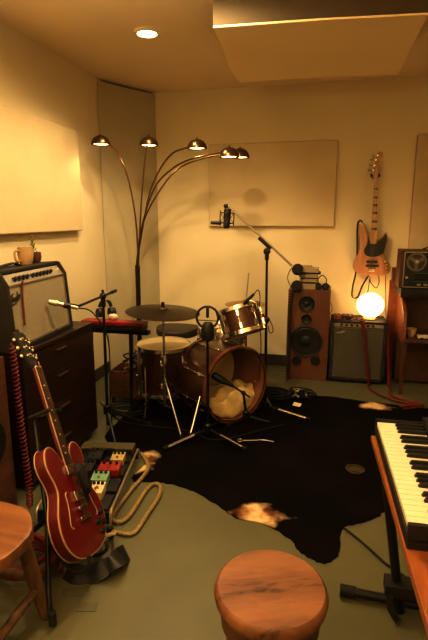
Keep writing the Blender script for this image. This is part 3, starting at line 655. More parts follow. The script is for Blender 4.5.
hd_ = [(204, 276), (190, 250), (196, 215), (208, 180), (214, 140), (220, 108), (238, 88), (264, 94), (264, 118), (248, 138), (248, 180), (252, 215), (242, 250), (232, 276)]
slab([hp_(*q) for q in hd_], BYp - .058, BYp - .040, .003, 3).build('headstock', m_maple, bg)
for q in ((195, 108), (184, 140), (174, 180), (164, 213)):
    e_ = hp_(q[0] + 35, q[1] + 4, BYp - .05); s0 = hp_(*q, BYp - .05)
    MB().tube([e_, s0], .004, 6).sphere(s0, .013, (.6, 1, 1), 12).cyl(e_ + V((0, -.004, 0)), e_ + V((0, -.02, 0)), .007, 10).build('tuner', m_chrome, bg)
ss = MB()
for k in range(4):
    xo = (k - 1.5)
    ss.tube([bp(227 + xo * 12, 420, BYp - .062), bp(236 + xo * 10, 200, BYp - .069), hp_(218 + xo * 5, 280, BYp - .066), hp_(222 + xo * 4, 245 - k * 40, BYp - .062)], .0011, 5)
ss.build('strings', m_dchrome, bg)
wh = thing('guitar_wall_hanger', hp_(218, 262, BY), 'black padded wall hook gripping the headstock of the natural bass guitar', 'wall hook')
MB().box(hp_(196, 275, BY - .015), hp_(240, 225, BY - .001), .003).build('wall_plate', m_black, wh)
for cx in (188, 244): MB().tube([hp_(218, 252, BY - .012), hp_(cx, 258, BY - .03), hp_(cx, 258, BYp - .075), hp_(cx, 240, BYp - .08)], .0075, 8).build('hook_arm', m_rubber, wh)
tag(MB().ribbon([bp(150, 24, BYp - .02), bp(135, 8, BYp + .0), bp(112, 22, BYp + .022), bp(104, 100, BYp + .03), bp(104, 220, BYp + .035), bp(100, 330, BYp + .035), bp(92, 450, BYp + .03), bp(68, 560, BYp - .0), bp(60, 640, BYp - .02), bp(75, 668, BYp - .0), bp(110, 655, BYp + .02), bp(150, 560, BYp + .03), bp(200, 480, BYp + .035), bp(225, 462, BYp + .03)], .035, .004, (.25, -1, 0)).build('guitar_strap', m_strap), 'black leather strap hanging behind and below the natural bass guitar', 'guitar strap')
tag(MB().tube([aty(378.5, 276, BYp - .06), aty(379, 282, BYp - .07), aty(376, 288, BYp - .07), aty(370.5, 282, BYp - .06), aty(370, 277.5, BYp - .05), aty(368.5, 288, BYp - .06), aty(367, 300, BYp - .05), aty(372, 318, BYp - .05)], .0035, 6, sm=6).build('audio_cable', m_rubber), 'black cable looping under the natural bass guitar behind the globe lamp', 'cable')
tag(MB().tube([aty(385.5, 272, BYp - .03), aty(385.8, 300, BYp - .03), aty(386.2, 330, BYp - .03), aty(386.4, 360, BYp - .03), aty(387, 383, BYp - .05)], .0035, 6, sm=4).build('power_cable', m_redcord), 'thin straight cord running down the wall right of the globe lamp', 'cable')

# ------------------------------------------------------------------ wooden desk / spinet at right
ds = thing('wooden_desk', (.95, 4.35, 0), 'red-brown wooden spinet desk at the right edge carrying the tape deck', 'desk')
DX0, DX1 = .60, 1.55
PYZ = [(4.60, .44), (4.60, .80), (4.28, .80), (4.11, .70), (4.06, .62), (4.06, .455), (4.10, .44)]
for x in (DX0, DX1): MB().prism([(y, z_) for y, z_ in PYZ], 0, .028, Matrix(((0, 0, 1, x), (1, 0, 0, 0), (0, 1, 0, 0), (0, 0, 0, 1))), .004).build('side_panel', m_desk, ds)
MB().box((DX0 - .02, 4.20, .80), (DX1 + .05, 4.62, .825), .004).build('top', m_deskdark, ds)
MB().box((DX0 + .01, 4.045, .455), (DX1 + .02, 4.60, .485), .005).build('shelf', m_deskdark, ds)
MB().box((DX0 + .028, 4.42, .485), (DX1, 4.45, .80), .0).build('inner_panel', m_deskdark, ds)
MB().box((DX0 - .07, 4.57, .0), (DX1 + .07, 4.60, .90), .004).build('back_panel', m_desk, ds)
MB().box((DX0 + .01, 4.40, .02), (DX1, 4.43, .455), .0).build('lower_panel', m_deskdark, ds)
for x in (DX0 + .025, DX1):
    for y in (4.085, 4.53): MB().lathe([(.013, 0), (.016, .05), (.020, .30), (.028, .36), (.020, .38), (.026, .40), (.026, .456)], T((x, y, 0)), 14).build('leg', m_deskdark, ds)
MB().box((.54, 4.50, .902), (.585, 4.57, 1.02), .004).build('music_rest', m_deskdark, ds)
bx = thing('black_rack_box', (.95, 4.32, .825), 'low black equipment box between the wooden desk and the tape deck', 'rack unit')
MB().box((.572, 4.14, .826), (1.32, 4.52, .883), .005).build('case', m_tolex, bx)
MB().box((.60, 4.134, .835), (1.30, 4.142, .874), .002).build('front_plate', m_blackp, bx)
# reel to reel
DY = 4.15
tk = thing('tape_deck', (.82, 4.3, .883), 'black reel-to-reel tape deck with silver edge standing on the desk', 'tape deck')
MB().box((.553, DY + .012, .885), (1.02, DY + .24, 1.195), .006).build('wooden_case', m_deskdark, tk)
X0, X1, Z0, Z1 = .578, .998, .895, 1.185
MB().box((X0, DY, Z0), (X1, DY + .014, Z1), .002).build('face_plate', m_blackp, tk)
fr = MB()
for lo, hi in (((X0, DY - .004, Z0), (X0 + .008, DY + .004, Z1)), ((X1 - .008, DY - .004, Z0), (X1, DY + .004, Z1)), ((X0, DY - .004, Z0), (X1, DY + .004, Z0 + .008)), ((X0, DY - .004, Z1 - .008), (X1, DY + .004, Z1))): fr.box(lo, hi)
fr.build('silver_edge', m_dchrome, tk)
for cx in (.672, .905):
    c = V((cx, DY - .012, 1.105)); m_ = fmat(c, (0, -1, 0))
    rl = MB(m_)
    rl.lathe([(.076, 0), (.076, .003), (.060, .003), (.060, 0), (.076, 0)], None, 40, cap=False)
    for k in range(3):
        a_ = k * 2.094 + .5; rl.box((.015, -.013, 0), (.066, .013, .003), 0, Matrix.Rotation(a_, 4, 'Z'))
    rl.lathe([(.024, 0), (.024, .004), (0, .004)], None, 24)
    ro = rl.build('tape_reel', m_reel, tk)
    MB(m_).lathe([(0, -.008), (.058, -.008), (.058, -.002), (0, -.002)], None, 32).build('wound_tape', m_vinyl, ro)
    MB(m_).lathe([(.012, 0), (.012, .014), (0, .015)], None, 16).build('spindle', m_chrome, ro)
MB().box((.66, DY - .006, .945), (.915, DY + .002, 1.015), .002).build('head_cover', m_black, tk)
ln = MB()
for zz in (.945, 1.013): ln.box((.66, DY - .0085, zz), (.915, DY - .006, zz + .003))
ln.build('green_trim_line', m_lens, tk)
MB(fmat((.607, DY, .975), (0, -1, 0))).lathe([(.012, 0), (.011, .010), (0, .011)], None, 16).build('knob', m_chrome, tk)
for k in range(5): MB().box((.69 + k * .05, DY - .008, .912), (.72 + k * .05, DY + .002, .928), .002).build('button', m_dchrome, tk)
tag(MB().tube([aty(423, 249, 4.30), aty(427, 247.8, 4.32), aty(434, 246, 4.36), aty(440, 249, 4.4)], .005, 6, sm=5).build('deck_cable', m_rubber), 'black cable lying on top of the tape deck', 'cable')
cpz = .4855; cu = aty(411.5, 329, 4.16); 
tag(MB().lathe([(0, .0), (.026, 0), (.036, .02), (.042, .068), (.039, .068), (.033, .022), (0, .006)], T((cu.x, cu.y, cpz)), 24).build('ceramic_cup', m_tan), 'small tan cup standing on the wooden desk shelf', 'cup')
for k, lb in enumerate(('crumpled pale paper sheet on the desk shelf, right of the tan cup',)):
    g = MB(); q0 = aty(424, 334, 4.12); n = 8
    vs = [[g.v((q0.x - .05 + .2 * i / n, q0.y - .05 + .12 * j / n, cpz + .004 + .012 * abs(math.sin(i * 1.7 + j * 1.1)))) for j in range(n + 1)] for i in range(n + 1)]
    for i in range(n):
        for j in range(n): g.f([vs[i][j], vs[i + 1][j], vs[i + 1][j + 1], vs[i][j + 1]])
    tag(g.build('paper_sheet', m_paper, ang=20), lb, 'paper')

# ------------------------------------------------------------------ dresser, guitar amp, mugs
dr = thing('dresser', (-1.76, 2.35, 0), 'dark walnut chest of drawers against the side wall under the guitar amp', 'dresser')
DF = -1.50
MB().box((-2.0, 2.05, .03), (DF - .018, 2.81, .755), .003).build('carcass', m_dresser, dr)
MB().box((-2.005, 2.045, .755), (DF + .004, 2.815, .78), .004).build('top', m_dresser, dr)
MB().box((-1.98, 2.07, 0), (DF - .06, 2.79, .03)).build('plinth', m_base, dr)
for z0, z1 in ((.60, .752), (.408, .596), (.215, .404), (.04, .211)):
    o_ = MB().box((DF - .018, 2.055, z0), (DF, 2.805, z1), .003).build('drawer', m_dresser, dr)
    MB().box((DF, 2.36, z1 - .045), (DF + .014, 2.46, z1 - .037), .002).build('handle', m_brass, o_)
# brown cabinet at the very left
bc = thing('wooden_cabinet', (-1.7, 1.5, 0), 'brown wooden speaker cabinet at the left edge beside the dresser', 'cabinet')
MB().box((-1.98, 1.15, .0), (-1.485, 1.90, .81), .008).build('case', m_cab, bc)
MB(fmat((-1.485, 1.72, .42), (1, 0, 0))).lathe([(.13, -.003), (.13, .006), (.11, .008), (.10, .002), (.03, -.002), (0, .004)], None, 32).build('driver', m_cone, bc)
# combo amp, turned a little and leaning back
TH = math.radians(4)
o0 = V((-1.545, 2.345, .782)); rz = math.radians(4)
Ma = T(o0, rz) @ Matrix.Rotation(-TH, 4, 'Y')       # local: x = out of the front, y = along the wall, z = up
ga = thing('guitar_amplifier', o0, 'black combo amplifier with silver grille standing on the dresser, mugs on top', 'amplifier')
hw, hh_ = .295, .41
pr = [(-.24, 0.004), (0, 0.0), (0, hh_ - .07), (-.035, hh_), (-.24, hh_)]
Mside = Ma @ Matrix(((1, 0, 0, 0), (0, 0, 1, 0), (0, 1, 0, 0), (0, 0, 0, 1)))
ca = MB()
for y0, y1 in ((-hw - .02, -hw + .0), (hw, hw + .02)): ca.prism([(x + (.012 if x >= -.05 else 0), z_) for x, z_ in pr], y0, y1, Mside, .004)
ca.box((-.245, -hw - .02, hh_ - .016), (-.03, hw + .02, hh_ + .004), .005, Ma); ca.box((-.24, -hw, 0), (.012, hw, .022), .003, Ma); ca.box((-.24, -hw, 0), (-.225, hw, hh_), 0, Ma)
ca.build('cabinet', m_tolex, ga)
MB().box((-.02, -hw, .022), (-.002, hw, hh_ - .072), .002, Ma).build('grille', m_grille, ga)
tr_ = MB()
for lo, hi in (((-.004, -hw, .022), (.004, -hw + .008, hh_ - .07)), ((-.004, hw - .008, .022), (.004, hw, hh_ - .07)), ((-.004, -hw, .022), (.004, hw, .03)), ((-.004, -hw, hh_ - .078), (.004, hw, hh_ - .07))): tr_.box(lo, hi, 0, Ma)
tr_.build('grille_trim', m_silver, ga)
Mp = Ma @ T((0, 0, hh_ - .07)) @ Matrix.Rotation(-math.atan2(.035, .055), 4, 'Y')
MB().box((-.012, -hw, 0), (-.003, hw, .062), .001, Mp).build('control_panel', m_panelmetal, ga)
for k in range(10):
    y_ = -hw + .09 + k * .0385 + (.02 if k > 3 else 0)
    MB(Mp @ fmat((-.003, y_, .026), (1, 0, 0))).lathe([(.014, 0), (.014, .004), (.010, .006), (.009, .02), (0, .021)], None, 14).build('knob', m_blackp, ga)
MB(Mp @ fmat((-.003, hw - .03, .032), (1, 0, 0))).lathe([(.009, 0), (.007, .006), (0, .01)], None, 14).build('pilot_lamp', m_whitep, ga)
MB().ribbon([Ma @ V((-.13, -.17, hh_ + .006)), Ma @ V((-.13, -.14, hh_ + .016)), Ma @ V((-.13, 0, hh_ + .024)), Ma @ V((-.13, .02, hh_ + .016)), Ma @ V((-.13, .05, hh_ + .006))], .03, .007, (1, 0, 0)).build('carry_handle', m_strap, ga)
lo_ = Ma @ V((.003, -hw + .014, hh_ - .16)); ex = (Ma.to_3x3() @ V((0, 1, .25))).normalized(); ey = (Ma.to_3x3() @ V((0, 0, 1))).normalized()
logo(lo_, ex, ey, .036, .0028).build('script_badge', m_blackp, ga)
rs = tag(MB().ribbon([Ma @ V((.016, -.18, hh_ - .06)), Ma @ V((.008, -.185, hh_ - .12)), Ma @ V((.008, -.195, hh_ - .2)), Ma @ V((.008, -.205, .12))], .013, .003, Ma.to_3x3() @ V((0, 1, 0))).build('red_ribbon', m_redcord), 'faded red ribbon hanging down the silver amp grille', 'ribbon')
tz = (Ma @ V((-.14, 0, hh_ + .0045)))
def mug(name, c, r, h_, ang, mt, label, sq=False):
    t = thing(name, c, label, 'mug')
    MB().lathe([(0, 0), (r * .72, 0), (r * .9, h_ * .25), (r, h_ * .6), (r * .95, h_), (r * .86, h_), (r * .9, h_ * .6), (r * .8, h_ * .25), (0, .006)], T(c), 28).build('bowl', mt, t)
    d = V((math.cos(ang), math.sin(ang), 0)); c = V(c)
    pts = [c + d * r * .93 + V((0, 0, h_ * .8)), c + d * (r + .028) + V((0, 0, h_ * .82)), c + d * (r + .034) + V((0, 0, h_ * .5)), c + d * (r + .024) + V((0, 0, h_ * .24)), c + d * r * .86 + V((0, 0, h_ * .22))]
    MB().tube(pts, .0065, 8, sm=0 if sq else 5).build('handle', mt, t)
def amp_top(y, x=-.14): return Ma @ V((x, y, hh_ + .005))
mug('mug', amp_top(.135), .045, .098, -PI / 2 - .2, m_tan, 'speckled tan mug with its handle to the left on the guitar amp')
mug('mug', amp_top(.250, -.15), .040, .062, PI / 2 + .1, m_brownc, 'dark brown squat mug with a plant sprig in it on the guitar amp', True)
pl = thing('plant_sprig', amp_top(.243, -.15) + V((0, 0, .02)), 'upright dry green plant sprig standing in the dark brown mug', 'plant')
s0 = amp_top(.243, -.15) + V((0, 0, .012)); s1 = s0 + V((.0, -.008, .135))
MB().tube([s0, s1], .0025, 6).build('stem', m_green, pl)
lf = MB()
for k in range(16):
    z_ = .04 + .10 * k / 15; a_ = k * 2.4; L_ = .026 * (1 - .6 * k / 15); p_ = s0.lerp(s1, z_ / .14); q_ = p_ + V((math.cos(a_) * L_, math.sin(a_) * L_, .022))
    lf.tube([p_, p_.lerp(q_, .5) + V((0, 0, -.003)), q_], [.002, .0055, .001], 6, flat=.4)
lf.build('leaves', m_green, pl)

# ------------------------------------------------------------------ mic stand in front of the guitar amp
sb = V((-1.385, 2.86, 0)); P0 = aty(103, 296, 2.80)
s5 = thing('amp_mic_stand', sb, 'black tripod boom stand aiming a silver microphone at the guitar amp grille', 'mic stand')
sb = V((P0.x - .03, 2.84, 0))
tripod(s5, sb, 1.0, [sb + V((.16, -.22, .012)), sb + V((.24, .16, .012)), sb + V((-.07, .24, .012))], .16, top=P0)
m0, m1 = atx(48, 301.5, -1.545), atx(80, 308.5, -1.40); 
E0 = atx(79, 306, -1.42); tail = P0 + (P0 - E0) * .62
MB().tube([E0, P0, tail], .0075, 10).tube([tail.lerp(P0, .35), tail], .011, 10).build('boom_arm', m_black, s5)
MB().sphere(P0, .022).tube([P0 + V((0, 0, .0)), P0 + V((0, 0, .04))], .008).tube([P0 + V((0, 0, 0)), P0 + V((0, 0, -.07))], .016, 10).build('boom_clamp', m_black, s5)
mic = MB(fmat(m0, m1 - m0)).lathe([(0, 0), (.012, .0), (.016, .006), (.016, .035), (.019, .04), (.019, .05), (.013, .055), (.011, .165), (.009, .17), (0, .17)], None, 18).build('microphone', m_silver, s5)
md = (m1 - m0).normalized()
MB().cyl(m0 + md * .085, m0 + md * .125, .017, 14).tube([m0 + md * .105, m0 + md * .13 + V((0, 0, .012)), E0], .007).build('mic_clip', m_black, s5)
MB().tube([m0 + md * .165, m0 + md * .24, m0 + md * .24 + V((.04, .06, -.10)), aty(109, 345, 2.84), aty(110, 390, 2.86), aty(112, 425, 2.86)], .004, 6, sm=5).build('mic_cable', m_rubber, s5)

# ------------------------------------------------------------------ red keyboard on stand behind the dresser
kx0, kx1, ky0, ky1 = -1.74, -1.262, 3.08, 3.18
rk = thing('red_keyboard', (-1.5, 3.18, .66), 'slim red keyboard lying on a black stand between the dresser and the drums', 'keyboard')
MB().box((kx0, ky0, .665), (kx1, ky1, .70), .004).build('case', m_blackp, rk)
MB().box((kx0, ky0 + .0, .70), (kx1 + .005, ky1, .724), .004).build('top_panel', m_redplastic, rk)
st = thing('keyboard_stand', (-1.5, 3.18, 0), 'black folding stand carrying the slim red keyboard behind the dresser', 'stand')
MB().box((kx0, ky0 + .02, .635), (kx1 + .03, ky0 + .05, .664), .003).box((kx0, ky1 - .05, .635), (kx1 + .03, ky1 - .02, .664), .003).build('rail', m_black, st)
for x in (kx0 + .05, kx1 - .11):
    MB().tube([(x, ky0 + .035, .64), (x - .02, ky1 - .05, .012)], .010, 10).build('leg', m_black, st)
    MB().tube([(x, ky1 - .035, .64), (x - .02, ky0 + .05, .012)], .010, 10).build('leg', m_black, st)
q = aty(101, 316, 3.14); q.z = .7245
headphones('headphones', q + V((-.01, 0, .05)), q + V((.06, .05, .05)), (-.55, -.8, .1), .034, [q + V((-.01, 0, .09)), q + V((.0, .02, .125)), q + V((.03, .03, .135)), q + V((.05, .04, .125)), q + V((.06, .05, .09))], 'black headphones resting on the slim red keyboard')
g = MB(); q = aty(113, 318, 3.15)
g.sphere((q.x, q.y, .7245 + .022), .022, (1.8, 1.1, 1), 14)
for w in g.bm.verts: w.co += V((random.uniform(-1, 1), random.uniform(-1, 1), random.uniform(-.5, 1))) * .004
tag(g.build('crumpled_cloth', m_whitep, ang=15), 'small pale crumpled cloth on the slim red keyboard beside the headphones', 'cloth')
# shelf crate with cables
ct = thing('cable_crate', (-1.50, 3.45, 0), 'low red-brown crate heaped with cables under the slim red keyboard', 'crate')
cx0, cx1, cy0, cy1 = -1.66, -1.33, 3.33, 3.60
cm = MB()
for lo, hi in (((cx0, cy0, .06), (cx0 + .012, cy1, .27)), ((cx1 - .012, cy0, .06), (cx1, cy1, .27)), ((cx0, cy0, .06), (cx1, cy0 + .012, .27)), ((cx0, cy1 - .012, .06), (cx1, cy1, .27)), ((cx0, cy0, .05), (cx1, cy1, .065))): cm.box(lo, hi, .002)
cm.build('box', m_cab, ct)
for x in (cx0 + .02, cx1 - .02):
    for y in (cy0 + .02, cy1 - .02): MB().cyl((x, y, 0), (x, y, .055), .014).build('foot', m_rubber, ct)
for k, (mt, lb) in enumerate(((m_redcord, 'tangled red cable heaped in the crate under the red keyboard'), (m_tancord, 'tangled tan cable heaped in the crate under the red keyboard'), (m_rubber, 'tangled black cable heaped in the crate under the red keyboard'))):
    pts = []
    for j in range(26):
        a_ = j * 1.35 + k; rr = .065 + .04 * math.sin(j * 2.1 + k)
        pts.append(((cx0 + cx1) / 2 + rr * 1.1 * math.cos(a_) + .02 * (k - 1), (cy0 + cy1) / 2 + rr * math.sin(a_), .275 + .035 * k + .035 * math.sin(j * 1.7 + k)))
    tag(MB().tube(pts, .0065, 6, sm=5).build('tangled_cable', mt), lb, 'cable', 'cables heaped in the crate')
ps = thing('paper_sheet', atz(143, 396, .01), 'pale sheet of paper lying on the floor below the floor tom', 'paper')
c = atz(144, 395, .010); MB(T((c.x, c.y, .0085), .3)).box((-.10, -.07, 0), (.10, .07, .002)).build('sheet', m_paper, ps)

# ------------------------------------------------------------------ red semi-hollow guitar on its stand
def guitar(tail, head, nh):
    A = (V(head) - V(tail)); Ln = A.length; A.normalize(); N_ = V(nh); N_ = (N_ - A * N_.dot(A)).normalized(); S = A.cross(N_)
    k = Ln / 1.0
    return Matrix(((S.x * k, A.x * k, N_.x * k, tail[0]), (S.y * k, A.y * k, N_.y * k, tail[1]), (S.z * k, A.z * k, N_.z * k, tail[2]), (0, 0, 0, 1)))
GT = aty(94, 553, 1.54); GH = aty(23, 326, 1.82)
Mg = guitar(GT, GH, (1, .22, .38))
gt = thing('electric_guitar', GT, 'cherry red semi-hollow electric guitar with cream binding leaning on a floor stand', 'electric guitar')
half = [(0, 0), (.07, .004), (.14, .028), (.186, .075), (.202, .13), (.190, .19), (.158, .240), (.140, .275), (.143, .315), (.160, .355), (.166, .395), (.150, .435), (.120, .452), (.088, .448), (.062, .425), (.046, .398), (.030, .385)]
full = [(x, y, 0) for x, y in half] + [(-x, y, 0) for x, y in reversed(half[1:])]
q = smooth(full, 4, True); po = [(p.x, p.y) for p in q]
MB().prism(po, -.043, -.001, Mg, .003).build('body_sides', m_redside, gt)
MB().prism([(x * .985, (y - .22) * .985 + .22) for x, y in po], -.002, .006, Mg, .004).build('body_top', m_red, gt)
bd = MB(Mg); bd.tube([(x, y, 0.001) for x, y in po], .0034, 6, True); bd.tube([(x, y, -.042) for x, y in po], .003, 6, True); bd.build('binding', m_bind, gt)
for s_ in (-1, 1):
    MB(Mg).tube([(s_ * .085, .265, .0075), (s_ * .098, .255, .0075), (s_ * .100, .225, .0075), (s_ * .110, .185, .0075), (s_ * .125, .150, .0075), (s_ * .122, .128, .0075), (s_ * .108, .128, .0075)], .0026, 6, sm=5).build('sound_hole', m_bind, gt)
for y in (.345, .235):
    MB(Mg).box((-.036, y - .02, .004), (.036, y + .02, .017), .003).build('pickup', m_chrome, gt)
MB(Mg).box((-.042, .180, .006), (.042, .194, .020), .003).build('bridge', m_chrome, gt)
MB(Mg).box((-.046, .138, .006), (.046, .152, .018), .003).build('tailpiece', m_chrome, gt)
MB(Mg).prism([(.045, .35), (.085, .33), (.10, .24), (.09, .19), (.05, .185), (.04, .24)], .008, .011).build('pickguard', m_blackp, gt)
for x, y in ((.10, .10), (.145, .13), (.115, .055), (.155, .085)):
    MB(Mg @ T((x, y, .006))).lathe([(.013, 0), (.011, .014), (0, .015)], None, 14).build('knob', m_blackp, gt)
NT = .80
MB(Mg).prism([(-.027, .36), (.027, .36), (.0215, NT), (-.0215, NT)], -.008, .006, None, .003).build('neck', m_redside, gt)
MB(Mg).prism([(-.0285, .335), (.0285, .335), (.0215, NT), (-.0215, NT)], .006, .012).build('fretboard', m_rosewood, gt)
fb_ = MB(Mg)
for s_ in (-1, 1): fb_.tube([(s_ * .0292, .335, .009), (s_ * .0222, NT, .009)], .0028, 6)
fb_.build('fretboard_binding', m_bind, gt)
fr_ = MB(Mg)
for k in range(1, 21):
    y = .172 + .628 / 2 ** (k / 12); w_ = .0215 + .007 * (NT - y) / (NT - .335); fr_.box((-w_, y - .0007, .0112), (w_, y + .0007, .0128))
fr_.build('frets', m_dome, gt)
for k in (3, 5, 7, 9, 12, 15, 17):
    il = MB(Mg); y = .172 + .628 * (1 / 2 ** ((k - .5) / 12)); il.box((-.009, y - .003, .0116), (.009, y + .003, .0122)); il.build('fret_inlay', m_cream, gt)
MB(Mg).box((-.0225, NT - .001, .004), (.0225, NT + .005, .0145), .001).build('nut', m_ivory, gt)
hs = [(-.0215, NT + .004), (.0215, NT + .004), (.036, .845), (.040, .97), (.026, .985), (.012, .975), (0, 1.0), (-.012, .975), (-.026, .985), (-.040, .97), (-.036, .845)]
Mh = Mg @ T((0, NT, 0)) @ Matrix.Rotation(-.14, 4, 'X') @ T((0, -NT, 0))
MB(Mh).prism(hs, -.014, .002, None, .002).build('headstock', m_blackp, gt)
for s_ in (-1, 1):
    for y in (.86, .90, .94):
        o_ = MB(Mh).cyl((s_ * .024, y, .002), (s_ * .024, y, .016), .006, 10).cyl((s_ * .024, y, .002), (s_ * .024, y, .004), .009, 12).tube([(s_ * .034, y, -.008), (s_ * .055, y, -.008)], .003, 6).build('tuner', m_chrome, gt)
        MB(Mh).sphere((s_ * .060, y, -.008), .010, (.9, .8, .6), 12).build('tuner_button', m_whitep, o_)
st_ = MB(Mg)
for k in range(6):
    x = (k - 2.5); st_.tube([(x * .010, .146, .021), (x * .010, .187, .022), (x * .0066, NT + .002, .0155), ((1 if x > 0 else -1) * .020, .83, .007)], .0008, 4)
st_.build('strings', m_dome, gt)
MB(Mg).cyl((.13, .03, -.022), (.13, .03, -.021), .01).build('jack_plate', m_chrome, gt)
gs = thing('guitar_stand', (-.98, 1.5, 0), 'black tubular floor stand holding the cherry red guitar', 'guitar stand')
GP = lambda x, y, z_: Mg @ V((x, y, z_))
hub = V((-1.045, 1.50, .28)); 
MB().tube([hub, GP(0, .60, -.075)], .011, 10).build('upright', m_black, gs)
yk = GP(0, .60, -.03)
MB(Mg).tube([(0, .60, -.075), (-.05, .60, -.07), (-.058, .60, -.03), (-.052, .60, .025)], .0085, 8, sm=4).tube([(0, .60, -.075), (.05, .60, -.07), (.058, .60, -.03), (.052, .60, .025)], .0085, 8, sm=4).build('neck_yoke', m_rubber, gs)
for s_, foot in ((-1, atz(53, 624, .012)), (1, atz(111, 537, .012))):
    y_ = foot.y
    o_ = MB().tube([hub, V((foot.x - .03, hub.y + (y_ - hub.y) * .85, .10)), foot], .010, 10, sm=3).build('leg', m_black, gs)
    MB().tube([foot + V((0, 0, .05)), foot], .014, 10).build('rubber_foot', m_rubber, o_)
    a_ = GP(-s_ * .09 if False else s_ * .09, -.010, -.06); 
    MB().tube([hub + V((0.0, s_ * .02, -.08)), GP(s_ * .09, -.018, -.06), GP(s_ * .09, -.020, .012), GP(s_ * .09, .012, .02)], .008, 8, sm=3).build('cradle_arm', m_rubber, gs)
MB().tube([hub, V((-1.32, 1.52, .012))], .010, 10).build('leg', m_black, gs)
# straps
tag(MB(Mg).ribbon([(.03, .34, .02), (.05, .33, .035), (.035, .28, .04), (.06, .245, .045), (.075, .24, .02)], .04, .006, (.7, .7, .1)).build('guitar_strap_end', m_strap), 'bunched black strap end draped over the cherry red guitar top by the pickups', 'guitar strap')
fp = [atz(66, 572, .012), atz(76, 574, .022), atz(88, 575, .018), atz(98, 572, .032), atz(107, 567, .045), atz(114, 562, .06), atz(121, 556, .05), atz(126, 553, .02)]
tag(MB().ribbon(fp, .075, .008, lambda t_: (-.35, .8, .35 + .35 * math.sin(t_ * 5))).build('leather_strap', m_strap), 'wide black leather strap crumpled on the floor below the cherry red guitar', 'guitar strap')
for u0, v0, w_, r_, lb in ((73, 592, .085, .25, 'dark flat strip on the floor nearer the red guitar stand foot'), (87, 607, .075, .25, 'dark flat strip on the floor farthest from the pedalboard')):
    c = atz(u0, v0, 0); tag(MB(T((c.x, c.y, .0008), r_)).box((-w_ / 2, -.022, 0), (w_ / 2, .022, .0012)).build('floor_strip', m_strip), lb, 'tape')  # thin dark strips laid flat on the floor

# ------------------------------------------------------------------ pedalboard
e0, e1 = V((-1.075, 2.50, 0)), V((-.955, 1.86, 0)); ey_ = (e0 - e1).normalized(); exx = V((-ey_.y, ey_.x, 0)); Lp = (e0 - e1).length; Wp = .36
Mb = Matrix(((exx.x, ey_.x, 0, e1.x), (exx.y, ey_.y, 0, e1.y), (0, 0, 1, 0), (0, 0, 0, 1)))   # x to the left, y away
pbz = .09
pbd = thing('pedalboard', e1.lerp(e0, .5) + exx * .18, 'black pedalboard with bare metal rails on the floor behind the red guitar', 'pedalboard')
dk = MB(Mb)
for k in range(4): dk.box((.02, .03 + k * .155, pbz - .018), (Wp - .02, .155 + k * .155, pbz - .006), .002)
dk.build('slat_deck', m_blackp, pbd)
for x in (.0, Wp):
    MB(Mb).tube([(x, -.01, .012), (x, 0, pbz - .02), (x, .02, pbz), (x, Lp - .02, pbz), (x, Lp, pbz - .02), (x, Lp + .01, .012)], .0075, 8).build('rail', m_silver, pbd)
MB(Mb).box((.004, .005, .02), (Wp - .004, .02, pbz - .01), .002).build('front_bar', m_black, pbd)
MB(Mb).box((.004, Lp - .02, .02), (Wp - .004, Lp - .005, pbz - .01), .002).build('rear_bar', m_black, pbd)
pw = thing('power_supply', Mb @ V((.19, Lp - .06, pbz)), 'long flat olive power supply box across the far end of the pedalboard', 'power supply')
MB(Mb).box((.015, Lp - .085, pbz - .005), (.33, Lp - .005, pbz + .035), .005).build('case', m_olive, pw)
MB(Mb).box((.02, Lp - .088, pbz + .004), (.32, Lp - .085, pbz + .026), .001).build('socket_strip', m_blackp, pw)
def pedal(u, v, w_, d_, h_, mt, label, extra=None):
    c = atz(u, v, pbz + h_); ci = Mb.inverted() @ c; x, y = ci.x, ci.y
    x = min(max(x, .03 + w_ / 2), Wp - .03 - w_ / 2)
    o_ = thing('effect_pedal', Mb @ V((x, y, pbz)), label, 'effect pedal', 'effect pedals on the pedalboard')
    MB(Mb).prism([(y - d_ / 2, pbz - .005), (y + d_ / 2, pbz - .005), (y + d_ / 2, pbz + h_), (y - d_ / 2, pbz + h_ * .75)], x - w_ / 2, x + w_ / 2, Matrix(((0, 0, 1, 0), (1, 0, 0, 0), (0, 1, 0, 0), (0, 0, 0, 1))), .003).build('case', mt, o_)
    for kx in (-.3, 0, .3):
        MB(Mb @ T((x + kx * w_, y + d_ * .28, pbz + h_ * .97))).lathe([(.008, 0), (.007, .012), (0, .013)], None, 12).build('knob', m_blackp, o_)
    MB(Mb @ T((x, y - d_ * .28, pbz + h_ * .78))).lathe([(.007, 0), (.007, .012), (0, .013)], None, 12).build('foot_switch', m_chrome, o_)
    if extra: extra(x, y, h_)
    return o_
pedal(118, 455, .075, .075, .04, m_tanp, 'gold effect pedal nearest the power supply on the pedalboard')
pedal(109.5, 465, .115, .07, .045, m_redplastic, 'wide red effect pedal on the pedalboard')
pedal(100, 474.5, .085, .075, .045, m_mint, 'mint green effect pedal between the red and cream pedals')
op = pedal(97, 486, .07, .085, .045, m_whitep, 'cream effect pedal with a dark triangle at the near end of the pedalboard')
ci = Mb.inverted() @ WORLD[op.name]
MB(Mb).prism([(ci.x - .012, ci.y - .012), (ci.x + .012, ci.y - .012), (ci.x, ci.y + .010)], pbz + .036, pbz + .0425).build('triangle_mark', m_redbrown, op)
pedal(96, 452, .08, .11, .045, m_blackp, 'black effect pedal at the far left of the pedalboard')
pedal(87, 464, .075, .10, .045, m_tolex, 'black effect pedal left of the mint pedal on the pedalboard')
tag(MB(Mb).tube([(.12, .58, pbz + .02), (.16, .53, pbz + .05), (.2, .5, pbz + .03), (.24, .52, pbz + .05), (.28, .46, pbz + .03), (.25, .4, pbz + .05), (.29, .34, pbz + .02)], .004, 6, sm=5).build('patch_cable', m_rubber), 'black patch cable snaking between the black pedals on the pedalboard', 'cable')
